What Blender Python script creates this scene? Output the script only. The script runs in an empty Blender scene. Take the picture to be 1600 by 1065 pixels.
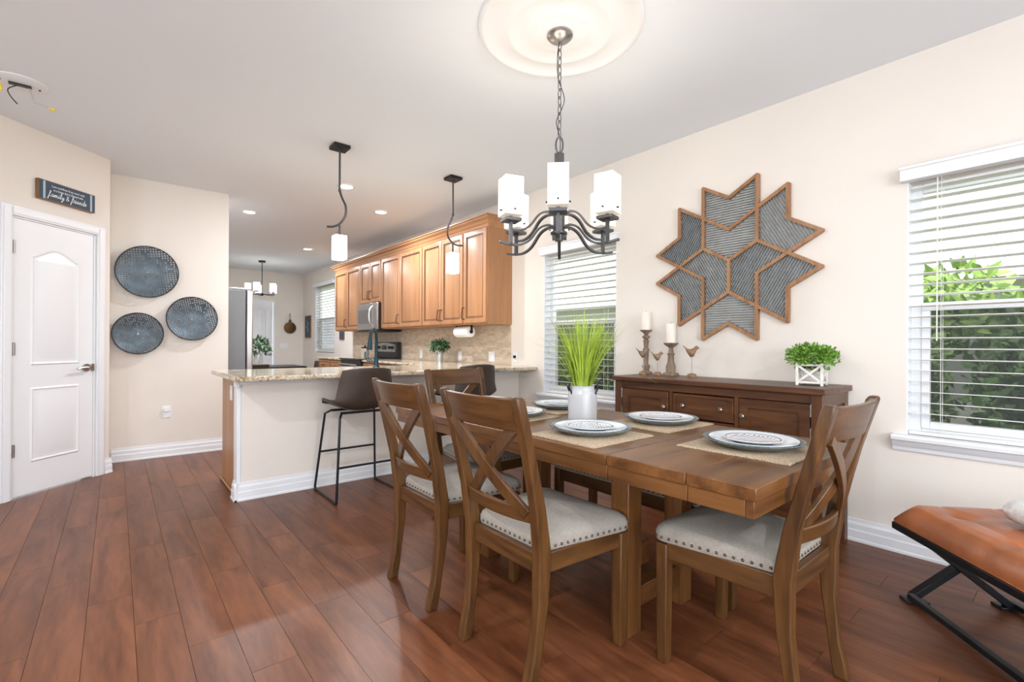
import bpy, math, random
from mathutils import Vector, Matrix
random.seed(7)
S = bpy.context.scene
COL = S.collection
PI = math.pi
# ------------------------------------------------------------------ camera, world, lights, exposure
YAW, ROLL, CAMH, FPX = 0.6947673, 0.0052638, 1.1398, 742.7
cam = bpy.data.cameras.new('camera'); co = bpy.data.objects.new('camera', cam); COL.objects.link(co)
_f = Vector((math.sin(YAW), math.cos(YAW), 0)); _r = Vector((math.cos(YAW), -math.sin(YAW), 0)); _u = Vector((0, 0, 1))
_c, _s = math.cos(ROLL), math.sin(ROLL)
_x = _r*_c + _u*_s; _y = _u*_c - _r*_s
m = Matrix((_x, _y, -_f)).transposed().to_4x4(); m.translation = (0, 0, CAMH); co.matrix_world = m
cam.sensor_fit = 'HORIZONTAL'; cam.sensor_width = 36; cam.lens = 36*FPX/1600
cam.shift_y = 5.68/1600; cam.clip_start = .05; cam.clip_end = 200
S.camera = co
S.view_settings.view_transform = 'Standard'; S.view_settings.look = 'None'
S.view_settings.exposure = 0.25; S.view_settings.gamma = 1.0; S.view_settings.use_curve_mapping = False
w = bpy.data.worlds.new('World'); S.world = w; w.use_nodes = True
bg = w.node_tree.nodes['Background']; bg.inputs[0].default_value = (.90, .95, 1, 1); bg.inputs[1].default_value = 2.2

def light(name, kind, loc, power, color=(1, 1, 1), size=None, sizey=None, target=None, parent=None):
    l = bpy.data.lights.new(name, kind); l.energy = power; l.color = color
    if kind == 'AREA':
        l.size = size
        if sizey: l.shape = 'RECTANGLE'; l.size_y = sizey
        else: l.shape = 'DISK'
    elif kind == 'POINT': l.shadow_soft_size = size or .03
    o = bpy.data.objects.new(name, l); COL.objects.link(o); o.location = loc
    if target is not None: o.rotation_euler = (Vector(target)-Vector(loc)).to_track_quat('-Z', 'Y').to_euler()
    if parent: o.parent = parent
    return o
sun = light('sun', 'SUN', (0, 0, 20), 4.0, (1, .95, .86), target=(7, -5, 0)); sun.data.angle = .01
# added fill lamps behind and beside the camera, standing in for unseen daylight
light('rear_fill_light', 'AREA', (.4, -3.12, 1.6), 82, (.92, .96, 1), 3.4, 1.1, (.4, 0, 1.6))
light('side_fill_light', 'AREA', (-2.93, -.5, 1.5), 65, (.92, .96, 1), 2.4, 1.5, (0, -.5, 1.4))

# ------------------------------------------------------------------ materials
MATS = {}
def newmat(name):
    mt = bpy.data.materials.new(name); mt.use_nodes = True; MATS[name] = mt
    nt = mt.node_tree; return mt, nt, nt.nodes['Principled BSDF']
def N(nt, t, **kw):
    n = nt.nodes.new(t)
    for k, v in kw.items(): setattr(n, k, v)
    return n
def pm(name, col, rough=.5, metal=0, spec=.5, var=0, vscale=8, bump=0, bscale=60, emit=None, estr=0, coat=0, trans=0):
    mt, nt, p = newmat(name); c4 = (*col, 1)
    p.inputs['Base Color'].default_value = c4; p.inputs['Roughness'].default_value = rough; p.inputs['Metallic'].default_value = metal
    p.inputs['Specular IOR Level'].default_value = spec; p.inputs['Coat Weight'].default_value = coat; p.inputs['Coat Roughness'].default_value = .12
    if emit: p.inputs['Emission Color'].default_value = (*emit, 1); p.inputs['Emission Strength'].default_value = estr
    if trans: p.inputs['Transmission Weight'].default_value = trans
    tc = N(nt, 'ShaderNodeTexCoord')
    if var:
        no = N(nt, 'ShaderNodeTexNoise'); no.inputs['Scale'].default_value = vscale; no.inputs['Detail'].default_value = 5
        nt.links.new(tc.outputs['Object'], no.inputs['Vector'])
        r = N(nt, 'ShaderNodeValToRGB'); r.color_ramp.elements[0].position = .3; r.color_ramp.elements[1].position = .7
        r.color_ramp.elements[0].color = (*[x*(1-var) for x in col], 1); r.color_ramp.elements[1].color = (*[min(1, x*(1+var)) for x in col], 1)
        nt.links.new(no.outputs[0], r.inputs[0]); nt.links.new(r.outputs[0], p.inputs['Base Color'])
    if bump:
        nb = N(nt, 'ShaderNodeTexNoise'); nb.inputs['Scale'].default_value = bscale; nb.inputs['Detail'].default_value = 3
        nt.links.new(tc.outputs['Object'], nb.inputs['Vector'])
        b = N(nt, 'ShaderNodeBump'); b.inputs['Strength'].default_value = bump; b.inputs['Distance'].default_value = .01
        nt.links.new(nb.outputs[0], b.inputs['Height']); nt.links.new(b.outputs[0], p.inputs['Normal'])
    return mt
def wood(name, dark, light_, axis='x', rough=.4, fine=14, rnd=0, spec=.5, coat=0, stretch=.09, bump=.05):
    mt, nt, p = newmat(name); p.inputs['Roughness'].default_value = rough
    p.inputs['Specular IOR Level'].default_value = spec; p.inputs['Coat Weight'].default_value = coat; p.inputs['Coat Roughness'].default_value = .2
    tc = N(nt, 'ShaderNodeTexCoord'); mp = N(nt, 'ShaderNodeMapping')
    sc = [1, 1, 1]; sc['xyz'.index(axis)] = stretch; mp.inputs['Scale'].default_value = sc
    nt.links.new(tc.outputs['Object'], mp.inputs['Vector'])
    oi = N(nt, 'ShaderNodeObjectInfo')
    if rnd:
        ml = N(nt, 'ShaderNodeMath', operation='MULTIPLY'); ml.inputs[1].default_value = 37
        nt.links.new(oi.outputs['Random'], ml.inputs[0]); cb = N(nt, 'ShaderNodeCombineXYZ')
        for i in range(3): nt.links.new(ml.outputs[0], cb.inputs[i])
        nt.links.new(cb.outputs[0], mp.inputs['Location'])
    n1 = N(nt, 'ShaderNodeTexNoise'); n1.inputs['Scale'].default_value = fine; n1.inputs['Detail'].default_value = 6; n1.inputs['Distortion'].default_value = 1.2
    nt.links.new(mp.outputs[0], n1.inputs['Vector'])
    n2 = N(nt, 'ShaderNodeTexNoise'); n2.inputs['Scale'].default_value = fine*7; n2.inputs['Detail'].default_value = 3
    nt.links.new(mp.outputs[0], n2.inputs['Vector'])
    ad = N(nt, 'ShaderNodeMath', operation='MULTIPLY_ADD'); ad.inputs[1].default_value = .35; nt.links.new(n2.outputs[0], ad.inputs[0]); nt.links.new(n1.outputs[0], ad.inputs[2])
    r = N(nt, 'ShaderNodeValToRGB'); r.color_ramp.elements[0].position = .42; r.color_ramp.elements[1].position = .92
    r.color_ramp.elements[0].color = (*dark, 1); r.color_ramp.elements[1].color = (*light_, 1)
    nt.links.new(ad.outputs[0], r.inputs[0])
    out = r.outputs[0]
    if rnd:
        hs = N(nt, 'ShaderNodeHueSaturation'); mr = N(nt, 'ShaderNodeMapRange'); mr.inputs[3].default_value = 1-rnd; mr.inputs[4].default_value = 1+rnd
        nt.links.new(oi.outputs['Random'], mr.inputs[0]); nt.links.new(mr.outputs[0], hs.inputs['Value']); nt.links.new(out, hs.inputs['Color']); out = hs.outputs[0]
    nt.links.new(out, p.inputs['Base Color'])
    b = N(nt, 'ShaderNodeBump'); b.inputs['Strength'].default_value = bump; b.inputs['Distance'].default_value = .003
    nt.links.new(ad.outputs[0], b.inputs['Height']); nt.links.new(b.outputs[0], p.inputs['Normal'])
    return mt
pm('wall', (.79, .745, .69), .75, var=.015, vscale=2, bump=.06, bscale=45, spec=.25)
pm('ceiling', (.82, .875, .925), .8, bump=.05, bscale=60, spec=.2)
pm('white', (.81, .84, .88), .35)
pm('white_gloss', (.86, .87, .88), .2)
pm('plaster_white', (.83, .85, .87), .55)
pm('subfloor', (.07, .028, .016), .6)
wood('plank', (.080, .023, .0085), (.215, .076, .031), 'y', .36, 9, .12, .32, bump=.03, stretch=.14)
for ax in 'xyz':
    wood('table_'+ax, (.070, .025, .006), (.215, .092, .027), ax, .30, 12, bump=.04)
    wood('chair_'+ax, (.042, .016, .0045), (.140, .062, .018), ax, .34, 14, bump=.04)
    wood('board_'+ax, (.036, .0125, .005), (.145, .056, .020), ax, .38, 12, bump=.05)
    wood('cab_'+ax, (.32, .145, .062), (.47, .245, .115), ax, .38, 5, bump=.02)
wood('frame_wood', (.22, .10, .045), (.42, .23, .11), 'z', .5, 20)
wood('weathered', (.13, .085, .055), (.34, .25, .18), 'z', .6, 24, bump=.2)
wood('bird_wood', (.16, .085, .04), (.36, .22, .12), 'x', .45, 30)
pm('cab_glaze', (.13, .05, .02), .45)
pm('fabric', (.335, .31, .275), .95, var=.10, vscale=160, bump=.35, bscale=420, spec=.15)
pm('nail', (.16, .12, .085), .28, 1)
pm('steel', (.55, .55, .56), .28, 1, var=.03, vscale=3)
pm('steel_dark', (.30, .30, .31), .35, .9)
pm('grey_panel', (.19, .20, .21), .5, .2)
pm('nickel', (.42, .41, .40), .33, 1)
pm('iron', (.10, .10, .105), .42, .75)
pm('black', (.012, .013, .016), .35)
pm('black_metal', (.02, .022, .026), .38, .5)
pm('bronze', (.06, .035, .022), .4, .7)
pm('teal_black', (.02, .05, .065), .3, .6)
pm('slat_white', (.80, .80, .77), .4)
pm('vinyl', (.82, .84, .86), .35)
pm('stool_leather', (.048, .031, .023), .5, var=.18, vscale=9, bump=.15, bscale=160)
pm('leather', (.36, .115, .04), .33, var=.28, vscale=5, bump=.08, bscale=120, coat=.15)
pm('pillow', (.75, .75, .74), .9, var=.15, vscale=60)
pm('glass_shade', (.92, .88, .80), .35, emit=(1, .87, .68), estr=.35)
pm('pendant_glass', (.95, .95, .95), .3, emit=(1, .97, .92), estr=4.5)
pm('bulb', (1, 1, 1), .4, emit=(1, .82, .58), estr=14)
pm('can_lens', (1, 1, 1), .4, emit=(1, .97, .92), estr=9)
pm('blue_metal', (.11, .155, .195), .5, .3, var=.35, vscale=14, bump=.1, bscale=90)
pm('rim_metal', (.03, .032, .036), .45, .6)
pm('sign_blue', (.035, .065, .105), .6, var=.25, vscale=90)
pm('sign_pale', (.42, .52, .60), .6)
pm('lettering', (.85, .86, .86), .6)
wood('sign_wood', (.14, .065, .028), (.30, .16, .075), 'x', .55, 12)
pm('candle', (.84, .79, .71), .5)
pm('ceramic', (.56, .575, .60), .22)
pm('plate_white', (.74, .80, .84), .12)
pm('charger', (.20, .235, .25), .28, .35, var=.12, vscale=14)
pm('wire_yellow', (.85, .68, .03), .5)
pm('wire_grey', (.4, .4, .4), .5)
pm('leaf_grass', (.36, .50, .055), .45, var=.4, vscale=11)
pm('leaf_dark', (.05, .12, .05), .5, var=.5, vscale=30)
pm('leaf_box', (.16, .34, .04), .5, var=.55, vscale=34)
pm('leaf_out', (.09, .19, .035), .5, var=.6, vscale=5)
pm('leaf_out2', (.22, .36, .06), .5, var=.5, vscale=4)
pm('soil', (.04, .03, .02), .9)
pm('galv', (.55, .57, .58), .35, .8, var=.1, vscale=20)
pm('paper', (.86, .86, .85), .9)
pm('brass_dark', (.14, .085, .04), .35, .9)
pm('whitewash', (.78, .76, .72), .7, var=.1, vscale=30)
pm('house_wall', (.62, .60, .56), .8)
pm('grass_ground', (.10, .17, .05), .9, var=.4, vscale=3)
pm('canister', (.55, .52, .46), .35, .2)
pm('oven_glass', (.015, .017, .02), .1)
pm('slat_metal', (.17, .195, .21), .5, .2, var=.25, vscale=25)
# jute placemat
mt, nt, p = newmat('jute'); p.inputs['Roughness'].default_value = .95
tc = N(nt, 'ShaderNodeTexCoord'); wv = N(nt, 'ShaderNodeTexWave'); wv.inputs['Scale'].default_value = 32; wv.inputs['Distortion'].default_value = 9; wv.inputs['Detail'].default_value = 2; wv.inputs['Detail Scale'].default_value = 6
nt.links.new(tc.outputs['Object'], wv.inputs['Vector'])
r = N(nt, 'ShaderNodeValToRGB'); r.color_ramp.elements[0].color = (.34, .25, .155, 1); r.color_ramp.elements[1].color = (.68, .55, .40, 1)
nt.links.new(wv.outputs[0], r.inputs[0]); nt.links.new(r.outputs[0], p.inputs['Base Color'])
b = N(nt, 'ShaderNodeBump'); b.inputs['Strength'].default_value = .6; b.inputs['Distance'].default_value = .003; nt.links.new(wv.outputs[0], b.inputs['Height']); nt.links.new(b.outputs[0], p.inputs['Normal'])
# granite
mt, nt, p = newmat('granite'); p.inputs['Roughness'].default_value = .09
tc = N(nt, 'ShaderNodeTexCoord'); n1 = N(nt, 'ShaderNodeTexNoise'); n1.inputs['Scale'].default_value = 55; n1.inputs['Detail'].default_value = 8
n2 = N(nt, 'ShaderNodeTexNoise'); n2.inputs['Scale'].default_value = 9; n2.inputs['Detail'].default_value = 6
for n_ in (n1, n2): nt.links.new(tc.outputs['Object'], n_.inputs['Vector'])
mx = N(nt, 'ShaderNodeMath', operation='MULTIPLY_ADD'); mx.inputs[1].default_value = .6; nt.links.new(n2.outputs[0], mx.inputs[0]); nt.links.new(n1.outputs[0], mx.inputs[2])
r = N(nt, 'ShaderNodeValToRGB'); cr = r.color_ramp; cr.elements[0].position = .52; cr.elements[0].color = (.07, .045, .025, 1); cr.elements[1].position = 1.0; cr.elements[1].color = (.72, .66, .54, 1)
e = cr.elements.new(.68); e.color = (.36, .27, .16, 1); e = cr.elements.new(.82); e.color = (.60, .52, .39, 1)
nt.links.new(mx.outputs[0], r.inputs[0]); nt.links.new(r.outputs[0], p.inputs['Base Color'])
# backsplash tile
mt, nt, p = newmat('tile'); p.inputs['Roughness'].default_value = .45
tc = N(nt, 'ShaderNodeTexCoord'); mp = N(nt, 'ShaderNodeMapping'); mp.inputs['Rotation'].default_value = (PI/2, 0, PI/2)
sx = N(nt, 'ShaderNodeSeparateXYZ'); cx = N(nt, 'ShaderNodeCombineXYZ'); nt.links.new(tc.outputs['Object'], sx.inputs[0]); nt.links.new(sx.outputs[1], cx.inputs[0]); nt.links.new(sx.outputs[2], cx.inputs[1])
bk = N(nt, 'ShaderNodeTexBrick'); bk.inputs['Scale'].default_value = 1; bk.inputs['Brick Width'].default_value = .075; bk.inputs['Row Height'].default_value = .027; bk.inputs['Mortar Size'].default_value = .0016
bk.inputs['Color1'].default_value = (.66, .55, .42, 1); bk.inputs['Color2'].default_value = (.46, .37, .28, 1); bk.inputs['Mortar'].default_value = (.55, .48, .40, 1); bk.inputs['Bias'].default_value = -.15
nt.links.new(cx.outputs[0], bk.inputs['Vector']); nt.links.new(bk.outputs['Color'], p.inputs['Base Color'])
b = N(nt, 'ShaderNodeBump'); b.inputs['Strength'].default_value = .6; b.inputs['Distance'].default_value = .003; b.invert = True; nt.links.new(bk.outputs['Fac'], b.inputs['Height']); nt.links.new(b.outputs[0], p.inputs['Normal'])
# shingles
mt, nt, p = newmat('shingle'); p.inputs['Roughness'].default_value = .9
tc = N(nt, 'ShaderNodeTexCoord'); bk = N(nt, 'ShaderNodeTexBrick'); bk.inputs['Scale'].default_value = 1; bk.inputs['Brick Width'].default_value = .3; bk.inputs['Row Height'].default_value = .14; bk.inputs['Mortar Size'].default_value = .006
bk.inputs['Color1'].default_value = (.52, .51, .50, 1); bk.inputs['Color2'].default_value = (.36, .35, .34, 1); bk.inputs['Mortar'].default_value = (.18, .18, .18, 1)
sx = N(nt, 'ShaderNodeSeparateXYZ'); cx = N(nt, 'ShaderNodeCombineXYZ'); nt.links.new(tc.outputs['Object'], sx.inputs[0]); nt.links.new(sx.outputs[1], cx.inputs[0]); nt.links.new(sx.outputs[0], cx.inputs[1])
nt.links.new(cx.outputs[0], bk.inputs['Vector']); nt.links.new(bk.outputs['Color'], p.inputs['Base Color'])
# patterned salad plate: printed dots inside a dark ring
mt, nt, p = newmat('plate_print'); p.inputs['Roughness'].default_value = .12
tc = N(nt, 'ShaderNodeTexCoord'); sx = N(nt, 'ShaderNodeSeparateXYZ'); nt.links.new(tc.outputs['Object'], sx.inputs[0])
def mth(op, a=None, b=None):
    n = N(nt, 'ShaderNodeMath', operation=op)
    for i, v in enumerate((a, b)):
        if v is None: continue
        if isinstance(v, (int, float)): n.inputs[i].default_value = v
        else: nt.links.new(v, n.inputs[i])
    return n.outputs[0]
rr = mth('SQRT', mth('ADD', mth('MULTIPLY', sx.outputs[0], sx.outputs[0]), mth('MULTIPLY', sx.outputs[1], sx.outputs[1])))
gx = mth('SUBTRACT', mth('FRACT', mth('MULTIPLY', sx.outputs[0], 62.0)), .5); gy = mth('SUBTRACT', mth('FRACT', mth('MULTIPLY', sx.outputs[1], 62.0)), .5)
dot = mth('LESS_THAN', mth('ADD', mth('MULTIPLY', gx, gx), mth('MULTIPLY', gy, gy)), .075)
inn = mth('LESS_THAN', rr, .082); dots = mth('MULTIPLY', dot, inn)
ring = mth('LESS_THAN', mth('ABSOLUTE', mth('SUBTRACT', rr, .093)), .0022)
fac = mth('MAXIMUM', dots, ring)
mxn = N(nt, 'ShaderNodeMix', data_type='RGBA'); mxn.inputs[6].default_value = (.80, .82, .86, 1); mxn.inputs[7].default_value = (.05, .07, .13, 1)
nt.links.new(fac, mxn.inputs[0]); nt.links.new(mxn.outputs[2], p.inputs['Base Color'])
# thin glass and insect screen
def thin(name, col, opacity, gloss):
    mt = bpy.data.materials.new(name); mt.use_nodes = True; MATS[name] = mt; nt = mt.node_tree
    nt.nodes.remove(nt.nodes['Principled BSDF']); out = nt.nodes['Material Output']
    t = N(nt, 'ShaderNodeBsdfTransparent'); d = N(nt, 'ShaderNodeBsdfDiffuse'); d.inputs[0].default_value = (*col, 1)
    g = N(nt, 'ShaderNodeBsdfGlossy'); g.inputs['Roughness'].default_value = .02
    m1 = N(nt, 'ShaderNodeMixShader'); m1.inputs[0].default_value = opacity; nt.links.new(t.outputs[0], m1.inputs[1]); nt.links.new(d.outputs[0], m1.inputs[2])
    lw_ = N(nt, 'ShaderNodeLayerWeight'); lw_.inputs[0].default_value = .5; fr = N(nt, 'ShaderNodeMath', operation='POWER'); fr.inputs[1].default_value = 4; nt.links.new(lw_.outputs['Facing'], fr.inputs[0])
    m2 = N(nt, 'ShaderNodeMixShader'); ml = N(nt, 'ShaderNodeMath', operation='MULTIPLY'); ml.inputs[1].default_value = gloss
    nt.links.new(fr.outputs[0], ml.inputs[0]); nt.links.new(ml.outputs[0], m2.inputs[0]); nt.links.new(m1.outputs[0], m2.inputs[1]); nt.links.new(g.outputs[0], m2.inputs[2])
    nt.links.new(m2.outputs[0], out.inputs[0])
thin('glass', (.9, .95, .95), .02, .45)
thin('screen', (.03, .035, .035), .5, 0)

# ------------------------------------------------------------------ mesh builder
class MB:
    def __init__(s): s.v = []; s.f = []
    def add(s, vs, fs):
        o = len(s.v); s.v += [tuple(x) for x in vs]; s.f += [tuple(o+i for i in q) for q in fs]; return s
    def box(s, x0, x1, y0, y1, z0, z1):
        return s.add([(x, y, z) for z in (z0, z1) for y in (y0, y1) for x in (x0, x1)],
                     [(0, 2, 3, 1), (4, 5, 7, 6), (0, 1, 5, 4), (2, 6, 7, 3), (0, 4, 6, 2), (1, 3, 7, 5)])
    def cbox(s, c, h): return s.box(c[0]-h[0], c[0]+h[0], c[1]-h[1], c[1]+h[1], c[2]-h[2], c[2]+h[2])
    def loft(s, loops, closed=False, caps=True):
        o = len(s.v); n = len(loops[0])
        for l in loops: s.v += [tuple(q) for q in l]
        k = len(loops)
        for a in range(k if closed else k-1):
            b = (a+1) % k
            for i in range(n):
                j = (i+1) % n; s.f.append((o+a*n+i, o+a*n+j, o+b*n+j, o+b*n+i))
        if caps and not closed:
            s.f.append(tuple(o+i for i in reversed(range(n)))); s.f.append(tuple(o+(k-1)*n+i for i in range(n)))
        return s
    def cyl(s, p0, p1, r0, r1=None, n=12):
        p0, p1 = Vector(p0), Vector(p1); r1 = r0 if r1 is None else r1
        d = (p1-p0).normalized(); a = d.orthogonal().normalized(); b = d.cross(a)
        L = lambda p, r: [p+(a*math.cos(2*PI*i/n)+b*math.sin(2*PI*i/n))*r for i in range(n)]
        return s.loft([L(p0, r0), L(p1, r1)])
    def tube(s, pts, r, n=8, ry=None, up=None, closed=False):
        """sweep; n==4 gives a rectangular bar of half sizes r (side) and ry (up)"""
        pts = [Vector(q) for q in pts]; loops = []; prev = None; k = len(pts)
        for i, q in enumerate(pts):
            if closed: t = pts[(i+1) % k]-pts[i-1]
            else: t = pts[min(i+1, k-1)]-pts[max(i-1, 0)]
            t.normalize()
            if up is not None: a = Vector(up).cross(t); a = a.normalized() if a.length > 1e-5 else t.orthogonal().normalized()
            elif prev is None: a = t.orthogonal().normalized()
            else:
                a = prev-t*prev.dot(t); a.normalize()
            prev = a; b = t.cross(a)
            rr = r[i] if isinstance(r, (list, tuple)) else r; rb = rr if ry is None else ry
            if n == 4: loops.append([q+a*rr+b*rb, q-a*rr+b*rb, q-a*rr-b*rb, q+a*rr-b*rb])
            else: loops.append([q+a*math.cos(2*PI*j/n)*rr+b*math.sin(2*PI*j/n)*rb for j in range(n)])
        return s.loft(loops, closed)
    def lathe(s, prof, c=(0, 0, 0), n=24, cap=True):
        loops = [[(c[0]+max(r, 1e-4)*math.cos(2*PI*i/n), c[1]+max(r, 1e-4)*math.sin(2*PI*i/n), c[2]+z) for i in range(n)] for r, z in prof]
        return s.loft(loops, caps=cap)
    def ball(s, c, rx, ry=None, rz=None, n=12, k=8):
        ry = ry or rx; rz = rz or rx
        loops = []
        for a in range(k+1):
            th = PI*a/k; q = max(math.sin(th), 1e-3)
            loops.append([(c[0]+rx*q*math.cos(2*PI*i/n), c[1]+ry*q*math.sin(2*PI*i/n), c[2]-rz*math.cos(th)) for i in range(n)])
        return s.loft(loops)
    def prism(s, poly, vec):
        vec = Vector(vec); return s.loft([[Vector(q) for q in poly], [Vector(q)+vec for q in poly]])
    def mesh(s, name):
        me = bpy.data.meshes.new(name); me.from_pydata(s.v, [], s.f)
        import bmesh
        b = bmesh.new(); b.from_mesh(me); bmesh.ops.recalc_face_normals(b, faces=b.faces); b.to_mesh(me); b.free()
        return me
    def build(s, name, mat, parent=None, bevel=0, smooth=35, loc=None, seg=2):
        me = s.mesh(name); me.materials.append(MATS[mat] if isinstance(mat, str) else mat)
        if smooth:
            for q in me.polygons: q.use_smooth = True
            me.set_sharp_from_angle(angle=math.radians(smooth))
        o = bpy.data.objects.new(name, me); COL.objects.link(o)
        if parent: o.parent = parent
        if loc: o.location = loc
        if bevel:
            bm = o.modifiers.new('bevel', 'BEVEL'); bm.width = bevel; bm.segments = seg; bm.limit_method = 'ANGLE'; bm.angle_limit = .6
        return o
def thing(name, label, cat, loc=(0, 0, 0), rz=0, group=None):
    o = bpy.data.objects.new(name, None); COL.objects.link(o); o.empty_display_size = .1
    o.location = loc; o.rotation_euler = (0, 0, rz); tag(o, label, cat, group); return o
def tag(o, label=None, cat=None, group=None, kind=None):
    if label: o['label'] = label
    if cat: o['category'] = cat
    if group: o['group'] = group
    if kind: o['kind'] = kind
    return o
def struct(o, label=None): o['kind'] = 'structure'; (label and o.__setitem__('label', label)); return o
def copy_tree(o, parent=None):
    c = o.copy(); COL.objects.link(c); c.parent = parent
    for ch in list(o.children): copy_tree(ch, c)
    return c
def smoothpath(pts, n=6):
    pts = [Vector(q) for q in pts]; out = []
    for i in range(len(pts)-1):
        p0 = pts[max(i-1, 0)]; p1 = pts[i]; p2 = pts[i+1]; p3 = pts[min(i+2, len(pts)-1)]
        for k in range(n):
            t = k/n; out.append(.5*((2*p1)+(p2-p0)*t+(2*p0-5*p1+4*p2-p3)*t*t+(3*p1-p0-3*p2+p3)*t**3))
    out.append(pts[-1]); return out
def offset_poly(P, d):
    n = len(P); out = []
    for i in range(n):
        a, b, c = Vector(P[i-1]), Vector(P[i]), Vector(P[(i+1) % n])
        e1 = (b-a).normalized(); e2 = (c-b).normalized(); n1 = Vector((-e1.y, e1.x)); n2 = Vector((-e2.y, e2.x))
        bis = (n1+n2); bis = bis.normalized() if bis.length > 1e-6 else n1
        out.append(b+bis*(d/max(.35, bis.dot(n1))))
    return out
def panel_loops(mb, P, offs, fn, cap=True):
    """stacked inward offsets of the CCW 2D polygon P with heights; fn maps (x,y,h) to 3D"""
    loops = [[fn(q.x, q.y, h) for q in offset_poly([Vector(p) for p in P], d)] for d, h in offs]
    o = len(mb.v); n = len(P)
    for l in loops: mb.v += [tuple(q) for q in l]
    for a in range(len(loops)-1):
        for i in range(n):
            j = (i+1) % n; mb.f.append((o+a*n+i, o+a*n+j, o+(a+1)*n+j, o+(a+1)*n+i))
    if cap: mb.f.append(tuple(o+(len(loops)-1)*n+i for i in range(n)))
    return mb
CHT, XW, YP, YQ, YF = 2.74, 3.347, 5.893, 3.881, 11.62

# ------------------------------------------------------------------ room shell
fl = struct(MB().box(-3.15, 3.5, -3.35, 11.75, -.12, -.012).build('floor', 'subfloor'))
PW, PL = .152, .915
GP = .0007
plank = MB().box(-PW/2+GP, PW/2-GP, -PL/2+GP, PL/2-GP, -.012, 0)
plank_me = plank.mesh('plank'); plank_me.materials.append(MATS['plank'])
cand = []
for k in range(-14, 25):
    x = -.242+PW*(k-.5)          # column between line k-1 and k
    y0 = 3.055-.305*(k-1)
    for j in range(-14, 22):
        y = y0+PL*(j+.5)
        if y < -3.0 or y > 11.5 or x > 3.4 or x < -2.9: continue
        if x-y < -6.25: continue
        d = x*_f.x+y*_f.y; l = x*_r.x+y*_r.y
        vis = d > .45 and abs(l) < d*1.08+.5 and y < 6.1
        cand.append((0 if vis else 1, d if d > 0 else 50-d, x, y))
cand.sort()
rest = MB()
for i, (a, d, x, y) in enumerate(cand):
    xa, xb = max(x-PW/2, -2.99)+GP, min(x+PW/2, XW)-GP
    if i < 300:
        if x+PW/2 > XW:
            o = MB().box(xa-x, xb-x, -PL/2+GP, PL/2-GP, -.012, 0).build('plank', 'plank', smooth=0)
        else:
            o = bpy.data.objects.new('plank', plank_me); COL.objects.link(o)
        o.location = (x, y, 0); o.parent = fl
    else: rest.box(xa, xb, y-PL/2+GP, y+PL/2-GP, -.012, 0)
tag(rest.build('planks_beyond', 'plank', fl, smooth=0), kind='stuff')
struct(MB().box(-3.15, 3.5, -3.35, 11.75, CHT, CHT+.12).build('ceiling', 'ceiling'))
WINS = [(-.30, .62, .64, 2.04), (2.60, 3.51, .64, 2.04), (9.55, 10.73, .95, 2.35)]
wr = MB(); y = -3.2
for a, b_, z0, z1 in WINS:
    wr.box(XW, XW+.15, y, a, 0, CHT); wr.box(XW, XW+.15, a, b_, 0, z0); wr.box(XW, XW+.15, a, b_, z1, CHT); y = b_
wr.box(XW, XW+.15, y, YF, 0, CHT); struct(wr.build('wall_right', 'wall', smooth=0))
bw = MB().box(.1, 2.30, YF, YF+.12, 0, CHT).box(2.75, 3.5, YF, YF+.12, 0, CHT).box(2.30, 2.75, YF, YF+.12, 2.07, CHT)
struct(bw.build('wall_back', 'wall', smooth=0))
struct(MB().box(-.044, .93, YP, YP+.11, 0, CHT).box(.1, .22, YP+.11, YF, 0, CHT).build('wall_partition', 'wall', smooth=0))
# pantry wall at 45 degrees, with the door opening; local x runs along the wall, y into it
U45 = Vector((1, 1, 0)).normalized(); N45 = Vector((-1, 1, 0)).normalized(); O45 = Vector((-.044, 5.469, 0))
def w45(name, label=None):
    o = bpy.data.objects.new(name, None); COL.objects.link(o); o.location = O45; o.rotation_euler = (0, 0, PI/4); return o
DL, DR = -.757, -.130     # door opening along the wall
pw = MB().box(-4.18, DL, 0, .11, 0, CHT).box(DR, 0, 0, .11, 0, CHT).box(DL, DR, 0, .11, 2.055, CHT)
o = pw.build('wall_pantry', 'wall', smooth=0); o.location = O45; o.rotation_euler = (0, 0, PI/4); struct(o)
struct(MB().box(-.16, -.0445, 5.475, YP+.11, 0, CHT).build('wall_return', 'wall', smooth=0))
wl = MB().box(-3.12, -3.0, -3.2, -1.8, 0, CHT).box(-3.12, -3.0, .8, 2.56, 0, CHT).box(-3.12, -3, -1.8, .8, 0, .6).box(-3.12, -3, -1.8, .8, 2.3, CHT)
struct(wl.build('wall_left', 'wall', smooth=0))
wb = MB().box(-3.12, -1.4, -3.32, -3.2, 0, CHT).box(2.2, 3.5, -3.32, -3.2, 0, CHT).box(-1.4, 2.2, -3.32, -3.2, 2.2, CHT)
struct(wb.build('wall_rear', 'wall', smooth=0))

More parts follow.
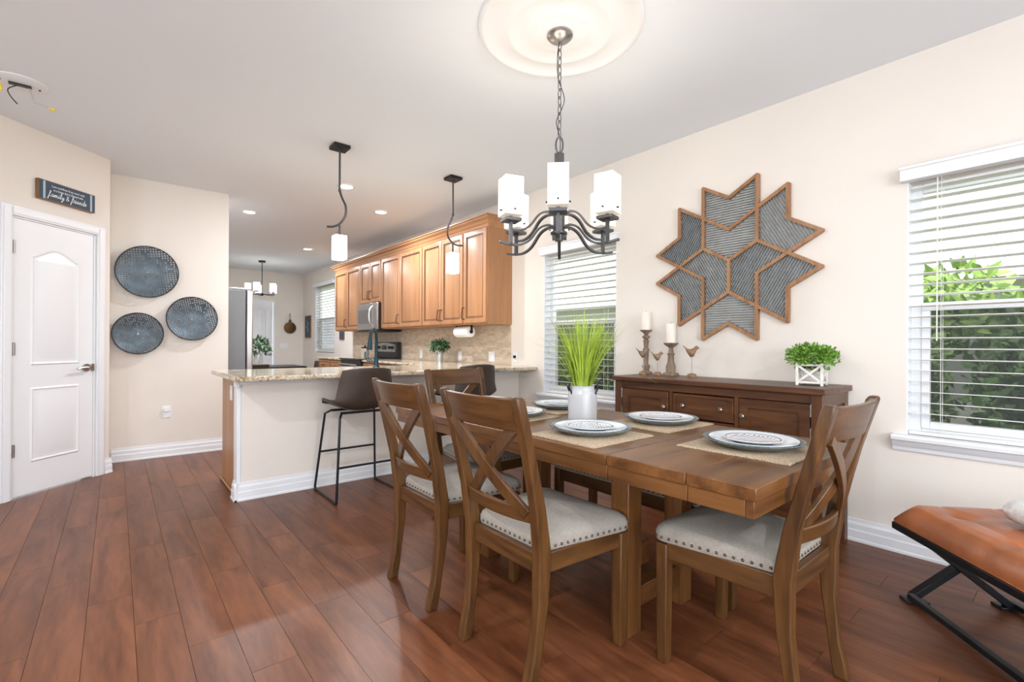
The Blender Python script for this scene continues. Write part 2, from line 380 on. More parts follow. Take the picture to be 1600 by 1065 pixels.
def baseboard(name, p0, p1, inward):
    """white stepped baseboard from p0 to p1; inward = unit vector away from the wall"""
    p0, p1, q = Vector((*p0, 0)), Vector((*p1, 0)), Vector((*inward, 0))
    prof = [(0, 0), (.02, 0), (.02, .012), (.016, .02), (.016, .062), (.012, .07), (.012, .098), (.006, .112), (.005, .13), (0, .13)]
    L = lambda p: [p+q*a+Vector((0, 0, z)) for a, z in prof]
    return struct(MB().loft([L(p0), L(p1)]).build(name, 'white', smooth=20))
baseboard('baseboard_right', (XW, -3.19), (XW, 3.875), (-1, 0))
baseboard('baseboard_partition', (-.03, YP), (.945, YP), (0, -1))
a = O45+U45*(-.05); b_ = O45+U45*(.018)
baseboard('baseboard_pantry', (a.x, a.y), (b_.x, b_.y), tuple((-N45)[:2]))
a = O45+U45*(-4.1); b_ = O45+U45*(DL-.075)
baseboard('baseboard_pantry', (a.x, a.y), (b_.x, b_.y), tuple((-N45)[:2]))
# ---- pantry door with casing
dr = w45('door_1'); struct(dr, 'white two panel pantry door with arched upper panel')
mb = MB()
for x0, x1 in ((DL-.075, DL-.006), (DR+.006, DR+.075)):
    mb.box(x0, x1, -.018, .0, 0, 2.125); mb.box(x0+.012, x1-.012, -.024, -.017, 0, 2.11)
mb.box(DL-.006, DR+.006, -.018, 0, 2.055, 2.125); mb.box(DL-.006, DR+.006, -.024, -.017, 2.067, 2.113)
mb.build('casing', 'white', dr, bevel=.004)
jm = MB().box(DL, DL+.012, 0, .11, 0, 2.055).box(DR-.012, DR, 0, .11, 0, 2.055).box(DL, DR, 0, .11, 2.043, 2.055); jm.build('jamb', 'white', dr)
sl = MB().box(DL+.014, DR-.014, .006, .041, .012, 2.041).build('slab', 'white', dr, bevel=.002)
fnD = lambda x, z, h: (x, .006-h, z)
wD = DR-DL; xc = (DL+DR)/2; pwid = .185
offs = [(0, 0), (.012, .007), (.024, .0015), (.036, .0015), (.056, .008)]
lo = [(xc-pwid, .24), (xc+pwid, .24), (xc+pwid, .80), (xc-pwid, .80)]
panel_loops(MB(), lo, offs, fnD).build('panel', 'white', sl, smooth=20)
arch = [(xc-pwid, .965), (xc+pwid, .965), (xc+pwid, 1.79)]
for i in range(1, 12):
    t = i/12; xx = xc+pwid-2*pwid*t; arch.append((xx, 1.79+.075*math.sin(PI*t)**1.6))
arch.append((xc-pwid, 1.79))
panel_loops(MB(), arch, offs, fnD).build('panel', 'white', sl, smooth=20)
for z in (.35, 1.09, 1.83):
    MB().box(DL+.004, DL+.024, -.004, .008, z-.045, z+.045).cyl((DL+.012, -.006, z-.047), (DL+.012, -.006, z+.047), .006).build('hinge', 'nickel', dr)
hx = DR-.075
h = MB().cyl((hx, .006, .93), (hx, -.008, .93), .032, n=20).cyl((hx, -.008, .93), (hx, -.045, .93), .011)
h.tube(smoothpath([(hx, -.045, .93), (hx-.03, -.05, .935), (hx-.08, -.048, .932), (hx-.115, -.046, .925)]), .009, 8, .007).box(DR-.03, DR-.008, -.004, .008, .90, .96)
h.build('lever_handle', 'nickel', dr)
# ---- far entry door
d2 = bpy.data.objects.new('door_2', None); COL.objects.link(d2); struct(d2, 'white exterior door with lever and deadbolt')
mb = MB().box(2.30, 2.345, YF-.02, YF, 0, 2.10).box(2.705, 2.75, YF-.02, YF, 0, 2.10).box(2.345, 2.705, YF-.02, YF, 2.05, 2.10).build('casing', 'white', d2, bevel=.004)
sl = MB().box(2.345, 2.705, YF+.01, YF+.05, .01, 2.05).build('slab', 'white', d2)
for x0, x1 in ((2.375, 2.505), (2.545, 2.675)):
    for z0, z1 in ((.25, .95), (1.1, 1.9)):
        panel_loops(MB(), [(x0, z0), (x1, z0), (x1, z1), (x0, z1)], [(0, 0), (.01, .008), (.02, .002), (.04, .008)], lambda x, z, h_: (x, YF+.01-h_, z)).build('panel', 'white', sl, smooth=20)
MB().cyl((2.65, YF+.01, .90), (2.65, YF-.03, .90), .03).cyl((2.65, YF-.03, .9), (2.55, YF-.04, .9), .009).build('lever_handle', 'nickel', d2)
MB().cyl((2.65, YF+.01, 1.03), (2.65, YF-.02, 1.03), .028).build('deadbolt', 'nickel', d2)
# added glazed door and side window, unseen behind the camera, invented to admit daylight
rd = bpy.data.objects.new('added_door_3', None); COL.objects.link(rd); struct(rd, 'added unseen sliding glass door behind the camera')
mb = MB()
for x0 in (-1.4, .37, .43, 2.14): mb.box(x0, x0+.06, -3.29, -3.24, 0, 2.2)
mb.box(-1.4, 2.2, -3.29, -3.24, 2.14, 2.2).box(-1.4, 2.2, -3.29, -3.24, 0, .06).build('frame', 'vinyl', rd)
MB().box(-1.34, 2.14, -3.27, -3.264, .06, 2.14).build('pane', 'glass', rd)
lw = bpy.data.objects.new('window_4', None); COL.objects.link(lw); struct(lw)
MB().box(-3.09, -3.04, -1.8, -1.74, .6, 2.3).box(-3.09, -3.04, .74, .8, .6, 2.3).box(-3.09, -3.04, -1.74, .74, 2.24, 2.3).box(-3.09, -3.04, -1.74, .74, .6, .66).box(-3.09, -3.04, -.53, -.47, .66, 2.24).build('frame', 'vinyl', lw)
MB().box(-3.07, -3.064, -1.74, .74, .66, 2.24).build('pane', 'glass', lw)
# ------------------------------------------------------------------ windows and blinds on the right wall
for i, (a, b_, z0, z1) in enumerate(WINS):
    wn = bpy.data.objects.new('window_%d' % (i+1), None); COL.objects.link(wn); struct(wn)
    zm = (z0+z1)/2+.02; X0, X1 = XW+.085, XW+.13
    mb = MB().box(X0, X1, a, a+.05, z0, z1).box(X0, X1, b_-.05, b_, z0, z1).box(X0, X1, a+.05, b_-.05, z1-.05, z1).box(X0, X1, a+.05, b_-.05, z0, z0+.05)
    mb.build('frame', 'vinyl', wn, bevel=.004)
    MB().box(X0-.012, X1-.01, a+.05, b_-.05, zm-.022, zm+.022).build('meeting_rail', 'vinyl', wn, bevel=.004)
    sh = MB().box(X0-.008, X0+.03, a+.05, a+.085, z0+.05, zm-.022).box(X0-.008, X0+.03, b_-.085, b_-.05, z0+.05, zm-.022).box(X0-.008, X0+.03, a+.085, b_-.085, z0+.05, z0+.09)
    sh.build('lower_sash', 'vinyl', wn, bevel=.003)
    MB().box(X0+.012, X0+.016, a+.085, b_-.085, z0+.09, zm-.022).build('pane', 'glass', wn)
    MB().box(X0+.028, X0+.032, a+.05, b_-.05, zm+.022, z1-.05).build('pane', 'glass', wn)
    MB().box(X1+.004, X1+.006, a+.05, b_-.05, z0+.05, zm).build('insect_screen', 'screen', wn)
    rv = MB().box(XW+.001, X0, a-.001, a+.006, z0, z1).box(XW+.001, X0, b_-.006, b_+.001, z0, z1).build('reveal', 'white', wn)
    if i < 2:
        prof = [(-.065, 0), (-.065, -.012), (-.058, -.02), (-.04, -.026), (-.03, -.05), (-.018, -.06), (-.012, -.085), (0, -.085), (.085, -.0), (.085, .018), (-.055, .018), (-.065, .01)]
        prof = [(-.065, .008), (-.06, .018), (.085, .018), (.085, -.001), (0, -.001), (0, -.07), (-.014, -.07), (-.02, -.05), (-.034, -.035), (-.044, -.014), (-.062, -.008)]
        L = lambda y_: [(XW+u_, y_, z0+v_) for u_, v_ in prof]
        MB().loft([L(a-.055), L(b_+.055)]).build('sill', 'white', wn, smooth=25)
    # blind
    lab = ['white faux wood blind on the window above the leather bench', 'white faux wood blind on the window behind the tall grass', 'white faux wood blind on the kitchen window past the cabinets'][i]
    bl = thing('window_blind', lab, 'blind', (XW, (a+b_)/2, z0), group='window blinds')
    hw = (b_-a)/2; H = z1-z0
    MB().box(-.055, .0, -hw-.025, hw+.025, H-.0, H+.078).box(-.062, .0, -hw-.03, hw+.03, H+.06, H+.078).build('valance', 'white', bl, bevel=.004)
    if i == 0: pass
    ns = int((H-.06)/.0585)
    slat = MB().box(-.027, .027, -hw+.008, hw-.008, -.0016, .0016); sme = slat.mesh('slat'); sme.materials.append(MATS['slat_white'])
    for k in range(ns):
        o = bpy.data.objects.new('slat', sme); COL.objects.link(o); o.parent = bl
        o.location = (.036, 0, H-.035-.0585*k); o.rotation_euler = (0, math.radians(5), 0)
    MB().box(.012, .06, -hw+.008, hw-.008, .021, .039).build('bottom_rail', 'slat_white', bl, bevel=.003)
    for yy in (-hw+.14, hw-.14):
        MB().cyl((.008, yy, .03), (.008, yy, H-.0), .0013, n=5).cyl((.064, yy, .03), (.064, yy, H-.0), .0013, n=5).build('ladder_cord', 'slat_white', bl)
    if i == 0: MB().cyl((.0, hw-.125, H*.38), (.0, hw-.125, H), .003, n=6).build('tilt_wand', 'slat_white', bl)

# ------------------------------------------------------------------ outside
struct(MB().box(3.5, 40, -20, 30, -.35, -.15).build('ground_outside', 'grass_ground', smooth=0))
nh = thing('neighbour_house', 'neighbouring house with grey shingle roof beyond the right hand window', 'house', (8.0, 3, -.15))
MB().box(.5, 6, -14, 14, 0, 2.2).build('wall', 'house_wall', nh)
rf = MB().prism([(0, -14.5, 2.15), (7, -14.5, 5.3), (7, -14.5, 5.42), (0, -14.5, 2.27)], (0, 29, 0)).build('roof', 'shingle', nh, smooth=0)
MB().box(-.04, .0, -14.5, 14.5, 2.12, 2.3).build('fascia', 'white', nh)
def leafcloud(center, rad, n, size, mb, seed, flat=1.0):
    rn = random.Random(seed)
    for _ in range(n):
        while True:
            q = Vector((rn.uniform(-1, 1), rn.uniform(-1, 1), rn.uniform(-1, 1)))
            if .45 < q.length < 1: break
        p = Vector(center)+Vector((q.x*rad[0], q.y*rad[1], q.z*rad[2]))
        d = Vector((rn.gauss(0, 1), rn.gauss(0, 1), rn.gauss(.3, 1)*flat)).normalized(); a = d.orthogonal().normalized()
        s_ = size*rn.uniform(.6, 1.3); e_ = d.cross(a)
        mb.add([p, p+d*s_*.5+a*s_*.28+e_*s_*.06, p+d*s_, p+d*s_*.5-a*s_*.28+e_*s_*.06], [(0, 1, 2), (0, 2, 3)])
rn = random.Random(3)
k = 0
for yy in [-1.9, -.9, .1, 1.1, 2.1, 3.1, 4.1, 5.1, 6.1, 9.4, 10.4]:
    hgt = rn.uniform(1.2, 1.6); xx = 4.75+rn.uniform(-.15, .25)
    sb = thing('hedge_shrub', 'leafy green garden shrub outside the '+('window above the leather bench' if yy < 1.5 else 'window behind the tall grass' if yy < 8 else 'kitchen window'), 'shrub', (xx, yy, -.15), group='garden shrubs outside the windows')
    mb = MB(); leafcloud((0, 0, hgt*.58), (.42, .45, hgt*.52), 2600, .09, mb, 100+k); fo = mb.build('foliage', 'leaf_out' if k % 3 else 'leaf_out2', sb, smooth=0)
    st = MB()
    for j in range(5): st.tube([(0, 0, 0), (rn.uniform(-.1, .1), rn.uniform(-.1, .1), hgt*.4), (rn.uniform(-.3, .3), rn.uniform(-.35, .35), hgt*.85)], .012, 5)
    st.build('stems', 'weathered', sb); k += 1
for j, (xx, yy, hz) in enumerate(((5.9, -.75, 1.7), (6.5, 1.1, 1.65), (6.1, 3.4, 1.5))):
    sb = thing('garden_tree', ['bright green young tree seen over the leather bench', 'bright green young tree outside past the bench window', 'bright green young tree behind the tall grass window'][j], 'tree', (xx, yy, -.15), group='young trees outside')
    mb = MB(); leafcloud((0, 0, hz), (.75, .85, .5), 900, .17, mb, 300+j); mb.build('foliage', 'leaf_out2', sb, smooth=0)
    MB().cyl((0, 0, 0), (0, 0, hz+.1), .03, .015, 8).build('trunk', 'weathered', sb)

# ------------------------------------------------------------------ ceiling fixtures
MX, MY = 1.722, 1.70
md = MB().lathe([(.0, -.030), (.085, -.030), (.11, -.027), (.135, -.022), (.146, -.023), (.156, -.019), (.235, -.015), (.255, -.020), (.268, -.020), (.28, -.015), (.37, -.010), (.382, -.018), (.40, -.020), (.412, -.013), (.415, 0)], (MX, MY, CHT), 64).build('ceiling_medallion', 'plaster_white', smooth=40)
tag(md, 'round white plaster ceiling medallion above the chandelier', 'medallion')
ch = thing('chandelier', 'dark iron chandelier with six lit square glass shades over the dining table', 'chandelier', (MX, MY, 0))
MB().lathe([(.0, 2.712), (.062, 2.712), (.066, 2.70), (.055, 2.688), (.03, 2.682), (.012, 2.672), (.0, 2.672)], n=28).build('canopy', 'nickel', ch)
zt, zb = 2.672, 2.19; nl = 12
for k in range(nl):
    zc = zt-(k+.5)*(zt-zb)/nl; hl = (zt-zb)/nl*.5+.006; pts = []
    for j in range(14):
        t = 2*PI*j/14; q = .010*math.cos(t); zz = zc+hl*math.sin(t)
        pts.append((q, 0, zz) if k % 2 else (0, q, zz))
    MB().tube(pts, .0022, 5, closed=True).build('chain_link', 'iron', ch)
MB().tube(smoothpath([(.0, .0, 2.68), (-.016, .0, 2.6), (.0, .012, 2.5), (.034, 0, 2.40), (.0, -.01, 2.32), (-.022, 0, 2.26), (.004, 0, 2.19), (.006, 0, 2.12)]), .0022, 5).build('cord', 'black', ch)
pts = [(.018*math.cos(t)*_r.x, .018*math.cos(t)*_r.y, 2.15+.042*math.sin(t)) for t in [2*PI*j/16 for j in range(16)]]
MB().tube(pts, .005, 6, closed=True).build('hanging_loop', 'iron', ch)
MB().box(-.017, .017, -.017, .017, 2.06, 2.11).cyl((0, 0, 1.82), (0, 0, 2.08), .011).build('stem', 'iron', ch)
MB().lathe([(.0, 1.83), (.036, 1.83), (.038, 1.822), (.03, 1.815), (.03, 1.715), (.042, 1.71), (.042, 1.70), (.025, 1.695), (.02, 1.665), (0, 1.66)], n=24).build('hub', 'iron', ch)
ang0 = math.atan2(-_f.y, -_f.x)-.11
for k in range(6):
    an = ang0+k*PI/3; d = Vector((math.cos(an), math.sin(an), 0)); Z = Vector((0, 0, 1))
    P = lambda r_, z_: d*r_+Z*z_
    up = smoothpath([P(.028, 1.80), P(.07, 1.806), P(.115, 1.785), P(.165, 1.725), P(.215, 1.697), P(.262, 1.697)], 5)
    lo_ = smoothpath([P(.028, 1.735), P(.07, 1.738), P(.115, 1.715), P(.165, 1.655), P(.215, 1.628), P(.27, 1.626), P(.325, 1.634)], 5)
    side = d.cross(Z)
    arm = MB().tube(up, .0075, 4, .005, up=Z).tube(lo_, .0075, 4, .005, up=Z); arm.tube([P(.266, 1.62), P(.266, 1.735)], .0075, 4, .0075, up=d)
    ao = arm.build('arm', 'iron', ch)
    R3 = Matrix((d, side, Z)).transposed()
    pl = MB(); q = [R3 @ Vector(v_) for v_ in ((.226, -.04, 1.735), (.306, -.04, 1.735), (.306, .04, 1.735), (.226, .04, 1.735))]
    pl.prism(q, (0, 0, .014)); pl.cyl(P(.266, 1.749), P(.266, 1.772), .009).cyl(P(.266, 1.768), P(.266, 1.774), .03, n=16).build('drip_plate', 'iron', ao)
    h2, t2 = .047, .004; gl = MB()
    outer = [R3 @ Vector((.266+sx_*h2, sy_*h2, 0)) for sx_, sy_ in ((-1, -1), (1, -1), (1, 1), (-1, 1))]
    inner = [R3 @ Vector((.266+sx_*(h2-t2), sy_*(h2-t2), 0)) for sx_, sy_ in ((-1, -1), (1, -1), (1, 1), (-1, 1))]
    gl.loft([[q_+Z*1.762 for q_ in outer], [q_+Z*1.945 for q_ in outer], [q_+Z*1.945 for q_ in inner], [q_+Z*1.774 for q_ in inner]])
    gl.build('glass_shade', 'glass_shade', ch, smooth=0)
    MB().ball(P(.266, 1.85), .022, .022, .032).build('bulb', 'bulb', ch)
    sc = MB()
    for sx_, sy_ in ((1, 0), (-1, 0), (0, 1), (0, -1)):
        c_ = R3 @ Vector((.266+sx_*(h2+.004), sy_*(h2+.004), 1.785)); e_ = R3 @ Vector((sx_, sy_, 0)); sc.cyl(c_-e_*.006, c_+e_*.006, .004, n=8)
    sc.build('shade_screws', 'black_metal', ch)['kind'] = 'stuff'
    light('chandelier_light', 'POINT', tuple(P(.266, 1.99)), 1.9, (1, .93, .83), .03, parent=ch)
def pendant(x, y, label, sgn):
    t = thing('pendant_lamp', label, 'pendant lamp', (x, y, 0), group='pendant lamps over the peninsula')
    MB().box(-.065, .065, -.065, .065, CHT-.028, CHT).build('canopy', 'black_metal', t, bevel=.004)
    MB().cyl((-.03, -.03, CHT-.034), (-.03, -.03, CHT-.026), .007).cyl((.03, .03, CHT-.034), (.03, .03, CHT-.026), .007).build('canopy_screws', 'iron', t)['kind'] = 'stuff'
    MB().cyl((0, 0, 2.38), (0, 0, CHT-.02), .008).ball((0, 0, 2.38), .013).build('rod', 'iron', t)
    g = _r*sgn
    Q = lambda a_, z_: (g.x*a_, g.y*a_, z_)
    MB().tube(smoothpath([Q(0, 2.38), Q(.02, 2.32), Q(.05, 2.25), Q(.045, 2.17), Q(.0, 2.11), Q(-.05, 2.088), Q(-.10, 2.086)]), .009, 6).build('curved_arm', 'iron', t)
    MB().cyl(Q(0, 2.02), Q(0, 2.11), .008).cyl(Q(0, 2.012), Q(0, 2.022), .03, n=16).build('socket', 'iron', t)
    MB().box(-.047, .047, -.047, .047, 1.82, 2.014).build('glass_shade', 'pendant_glass', t, bevel=.006)
    sc = MB()
    for q in ((.05, 0), (-.05, 0), (0, .05), (0, -.05)): sc.ball((q[0], q[1], 1.995), .005)
    sc.build('shade_screws', 'black_metal', t)['kind'] = 'stuff'
    light('pendant_light', 'POINT', (0, 0, 1.76), 6, (1, .95, .87), .06, parent=t)
pendant(1.387, 3.855, 'black pendant lamp with curved arm above the near end of the peninsula', 1)
pendant(2.478, 3.869, 'black pendant lamp with curved arm in front of the wooden cabinets', -1)
CANS = [(1.241, 6.50, 'lit recessed ceiling light in front of the partition edge'), (1.794, 4.80, 'lit recessed ceiling light beside the nearer pendant rod'), (2.463, 5.45, 'lit recessed ceiling light nearest the maple wall cabinets'), (2.485, 8.40, 'lit recessed ceiling light close to the breakfast area'), (1.2, 8.6, 'lit recessed ceiling light hidden behind the partition'),
        (-1.2, 2.0, 'added unseen recessed ceiling light beside the open junction plate'), (-1.2, -1.3, 'added unseen recessed ceiling light by the side window'), (1.2, -1.6, 'added unseen recessed ceiling light by the sliding door')]  # these three cans are added out of view for more overhead light
CANP = {(-1.2, 2.0): 34, (-1.2, -1.3): 36, (1.2, -1.6): 36}
for x, y, lb in CANS:
    t = thing('recessed_light', lb, 'ceiling light', (x, y, CHT), group='recessed ceiling lights')
    MB().lathe([(.062, -.002), (.066, -.008), (.088, -.005), (.092, 0), (.062, 0)], n=32, cap=False).build('trim_ring', 'white_gloss', t)
    MB().lathe([(0, -.003), (.064, -.003), (.064, 0), (0, 0)], n=32).build('lens', 'can_lens', t)
    light('can_light', 'AREA', (0, 0, -.012), CANP.get((x, y), 26), (.97, .97, 1), .12, target=(0, 0, -2), parent=t)
t = thing('ceiling_junction_box', 'open white ceiling fixture plate with loose wires and yellow connectors', 'junction box', (-.46, 4.20, CHT))
MB().lathe([(0, -.012), (.10, -.012), (.122, -.006), (.125, 0), (0, 0)], n=32).build('cover_plate', 'white', t)
MB().box(-.05, .05, -.014, .014, -.022, -.011).build('bracket', 'black', t)
MB().ball((-.085, -.02, -.013), .006).ball((.085, .02, -.013), .006).build('screws', 'black', t)['kind'] = 'stuff'
MB().tube(smoothpath([(-.01, 0, -.02), (-.05, -.01, -.06), (-.04, -.01, -.1), (-.01, -.01, -.14)]), .003, 5).build('wire', 'black', t)
MB().tube(smoothpath([(.04, 0, -.02), (.055, 0, -.08), (.07, 0, -.10), (.13, 0, -.115)]), .0025, 5).build('wire', 'wire_grey', t)
MB().cyl((-.09, -.03, -.045), (-.075, -.03, -.085), .012, .007).build('wire_nut', 'wire_yellow', t)
MB().cyl((.13, 0, -.115), (.155, 0, -.125), .007, .01).build('wire_nut', 'wire_yellow', t)

# ------------------------------------------------------------------ partition wall decor
def dish(x, z, rx, seed, label):
    t = thing('wall_basket', label, 'wall basket', (x, YP-.075, z), group='perforated metal wall baskets')
    rn = random.Random(seed); n = 46; mb = MB(); idx = {}; st = 2*rx/n
    dep = lambda u_, v_: .068-.068*max(0, 1-(u_*u_+v_*v_)/(rx*rx))**.8*1.0
    ca, sa = math.cos(.12*seed), math.sin(.12*seed)
    def vid(i, j):
        if (i, j) not in idx:
            u_ = -rx+i*st; v_ = -rx+j*st; r_ = math.hypot(u_, v_)
            if r_ > rx: u_, v_ = u_*rx/r_, v_*rx/r_
            idx[(i, j)] = len(mb.v); mb.v.append((u_*ca-v_*sa, -.0+(.068-dep(u_, v_))*1.0-.004, u_*sa+v_*ca))
        return idx[(i, j)]
    cl = {}
    for i in range(n):
        for j in range(n):
            u_ = -rx+(i+.5)*st; v_ = -rx+(j+.5)*st; r_ = math.hypot(u_, v_)
            if r_ > rx*1.0: continue
            key = (i//6, j//6)
            if key not in cl: cl[key] = rn.random()
            if i % 2 and j % 2 and (r_ > rx*.84 or rn.random() < .35+.6*cl[key]): continue
            mb.f.append((vid(i, j), vid(i+1, j), vid(i+1, j+1), vid(i, j+1)))
    o = mb.build('perforated_bowl', 'blue_metal', t, smooth=0); sm = o.modifiers.new('solid', 'SOLIDIFY'); sm.thickness = .0025; sm.offset = 0
    MB().tube([(rx*math.cos(a_), -.004, rx*math.sin(a_)) for a_ in [2*PI*q/48 for q in range(48)]], .005, 6, closed=True).build('rim', 'rim_metal', t)
    MB().cyl((0, .06, 0), (0, .0745, 0), .005).build('hanger', 'nickel', t)
dish(.235, 1.828, .246, 1, 'largest round blue perforated metal wall basket, highest on the partition')
dish(.60, 1.388, .218, 2, 'round blue wall basket with dense square holes, beside the partition edge')
dish(.165, 1.228, .196, 3, 'smallest round blue wall basket, lowest on the partition')
t = thing('wall_outlet', 'white wall outlet with plugged-in round device below the baskets', 'outlet', (.393, YP, .447))
MB().box(-.036, .036, -.006, 0, -.058, .058).build('cover_plate', 'white', t, bevel=.003)
MB().cyl((0, -.006, .025), (0, -.03, .025), .024, n=20).build('plug_in_device', 'white_gloss', t, bevel=.003)
# sign over the pantry door
sg = thing('wall_sign', 'dark blue wooden sign lettered family and friends above the pantry door', 'sign', O45+U45*(-.385)+Vector((0, 0, 2.30)), PI/4)
SW, SH = .22, .075
MB().box(-SW, SW, -.03, 0, -SH, SH).build('frame', 'sign_wood', sg, bevel=.002)
MB().box(-SW+.006, SW-.004, -.0325, -.029, -SH+.007, SH-.007).build('face', 'sign_blue', sg)
for x0 in (-SW+.03, SW-.045): MB().box(x0, x0+.016, -.0335, -.0322, -SH+.008, SH-.008).build('pale_band', 'sign_pale', sg)
def text_mesh(body, size, name, mat, parent, loc, rot=(PI/2, 0, 0), align='CENTER', ext=.0004, sx_=1):
    cu = bpy.data.curves.new(name, 'FONT'); cu.body = body; cu.size = size; cu.align_x = align; cu.extrude = ext; cu.resolution_u = 2
    to = bpy.data.objects.new(name, cu); COL.objects.link(to)
    dg = bpy.context.evaluated_depsgraph_get(); me = bpy.data.meshes.new_from_object(to.evaluated_get(dg)); bpy.data.objects.remove(to)
    me.materials.clear(); me.materials.append(MATS[mat]); o = bpy.data.objects.new(name, me); COL.objects.link(o); o.parent = parent; o.location = loc; o.rotation_euler = rot; o.scale = (sx_, 1, 1)
    return o
text_mesh('Love overflows & joy never ends', .024, 'lettering', 'lettering', sg, (.0, -.0335, .033), sx_=.80)
text_mesh('in a home that is blessed with', .024, 'lettering', 'lettering', sg, (.0, -.0335, .006), sx_=.80)
GL = {'f': (.42, [(0, .0), (.16, .3), (.3, .85), (.26, 1.0), (.17, .85), (.1, .0), (.04, -.45), (-.03, -.38), (.08, -.05), (.42, .1)]),
      'a': (.5, [(.36, .4), (.18, .46), (.06, .25), (.12, .02), (.28, .1), (.37, .42), (.36, .1), (.42, .02), (.5, .1)]),
      'm': (.75, [(0, .1), (.08, .42), (.1, 0), (.2, .4), (.3, .4), (.32, 0), (.42, .4), (.52, .4), (.55, .05), (.63, .0), (.75, .12)]),
      'i': (.26, [(0, .1), (.1, .42), (.1, .08), (.16, 0), (.26, .12)]),
      'l': (.3, [(0, .1), (.18, .6), (.2, 1.0), (.1, .9), (.08, .15), (.15, 0), (.3, .12)]),
      'y': (.5, [(0, .1), (.06, .42), (.08, .1), (.2, .02), (.34, .42), (.28, -.2), (.12, -.48), (.05, -.36), (.5, .12)]),
      'r': (.36, [(0, .1), (.08, .5), (.18, .42), (.24, .42), (.2, .1), (.27, 0), (.36, .1)]),
      'e': (.38, [(0, .12), (.2, .25), (.2, .44), (.09, .42), (.06, .12), (.18, 0), (.38, .12)]),
      'n': (.5, [(0, .1), (.08, .42), (.1, 0), (.22, .42), (.32, .38), (.33, .06), (.4, 0), (.5, .12)]),
      'd': (.52, [(.34, .38), (.16, .45), (.05, .22), (.14, .0), (.3, .12), (.44, 1.0), (.36, .12), (.42, .0), (.52, .12)]),
      's': (.36, [(0, .1), (.16, .48), (.24, .2), (.16, .0), (.04, .04), (.36, .1)]),
      '&': (.6, [(.5, .0), (.12, .55), (.16, .8), (.3, .78), (.3, .6), (.04, .25), (.1, .02), (.3, .05), (.46, .35)])}
def script_text(word, x, z, sz, parent):
    mb = MB(); px_ = x
    for c_ in word:
        if c_ == ' ': px_ += .28*sz; continue
        wd, pts = GL[c_]; P_ = smoothpath([(px_+a_*sz+.18*b2*sz, -.0336, z+b2*sz) for a_, b2 in pts], 4)
        mb.tube(P_, .0016, 4, .0004, up=(0, 1, 0)); px_ += wd*sz
        if c_ == 'i': mb.ball((px_-.1*sz, -.0336, z+.62*sz), .002, n=6, k=4)
    mb.build('script_lettering', 'lettering', parent, smooth=0)
script_text('family & friends', -.155, -.040, .0445, sg)

# ------------------------------------------------------------------ peninsula and kitchen
pn = thing('peninsula', 'cream half wall kitchen peninsula with wooden end panel', 'peninsula', (0, 0, 0))
MB().box(.70, XW-.002, YQ+.02, YQ+.13, 0, .878).build('half_wall', 'wall', pn, smooth=0)
MB().box(.672, .70, YQ+.02, YQ+.135, .0, .878).box(.672, XW-.002, YQ-.004, YQ+.02, .838, .878).box(.662, .685, YQ-.012, YQ+.1, .82, .878).build('corner_trim', 'white', pn, bevel=.004)
prof = [(0, 0), (.02, 0), (.02, .012), (.016, .02), (.016, .062), (.012, .07), (.012, .098), (.006, .112), (.005, .13), (0, .13)]
L = lambda x_: [(x_, YQ+.02-a_, z_) for a_, z_ in prof]
MB().loft([L(.655), L(XW-.002)]).build('skirting', 'white', pn, smooth=20)
L = lambda y_: [(.672-a_, y_, z_) for a_, z_ in prof]
MB().loft([L(YQ+.0), L(YQ+.135)]).build('skirting', 'white', pn, smooth=20)
MB().box(.69, .71, YQ+.135, 4.62, .0, .878).build('end_panel', 'cab_z', pn, bevel=.002)
MB().box(.676, .69, YQ+.14, 4.63, 0, .022).build('shoe_moulding', 'cab_y', pn, bevel=.006)
MB().box(.71, 2.7, YQ+.13, 4.60, .1, .878).box(.71, 2.7, YQ+.13, 4.54, 0, .1).build('base_cabinets', 'cab_z', pn)
MB().box(.682, .69, 4.17, 4.24, .70, .815).box(.678, .683, 4.19, 4.22, .735, .78).build('outlet_plate', 'white', pn, bevel=.002)
# granite L counter with sink hole left plain
gt = MB(); cz0, cz1 = .878, .914
poly = [(.612, 3.60), (XW-.0, 3.60), (XW-.0, 6.60), (2.70, 6.60), (2.70, 4.66), (.612, 4.66)]
gt.prism([(x_, y_, cz0) for x_, y_ in poly], (0, 0, cz1-cz0))
o = gt.build('granite_counter', 'granite', None, bevel=.012, seg=3); tag(o, 'speckled tan granite counter running over the peninsula and along the tiled wall', 'counter')
o = MB().box(2.70, XW, 7.40, 8.56, cz0, cz1).build('granite_counter', 'granite', None, bevel=.01); tag(o, 'short granite counter beyond the range below the kitchen window', 'counter')
def raised_door(mb_door, glz, y0, y1, z0, z1, xf):
    """door on a face looking toward -X ; returns meshes"""
    P_ = [(y0+.003, z0+.003), (y1-.003, z0+.003), (y1-.003, z1-.003), (y0+.003, z1-.003)]
    fn = lambda a_, b2, h_: (xf-h_, a_, b2)
    mb_door.box(xf-.0, xf+.0005, y0+.003, y1-.003, z0+.003, z1-.003)
    panel_loops(mb_door, P_, [(0, 0), (.0005, .018), (.006, .020), (.052, .020), (.056, .010), (.072, .010), (.092, .0165)], fn)
    for d0, d1, hh in ((.0535, .0595, .0208), (.068, .074, .0125)):
        o0 = offset_poly([Vector(q) for q in P_], d0); o1 = offset_poly([Vector(q) for q in P_], d1)
        L0 = [fn(q.x, q.y, hh-.002) for q in o0]; L1 = [fn(q.x, q.y, hh) for q in o0]; L2 = [fn(q.x, q.y, hh) for q in o1]; L3 = [fn(q.x, q.y, hh-.004) for q in o1]
        glz.loft([L0, L1, L2, L3], caps=False)
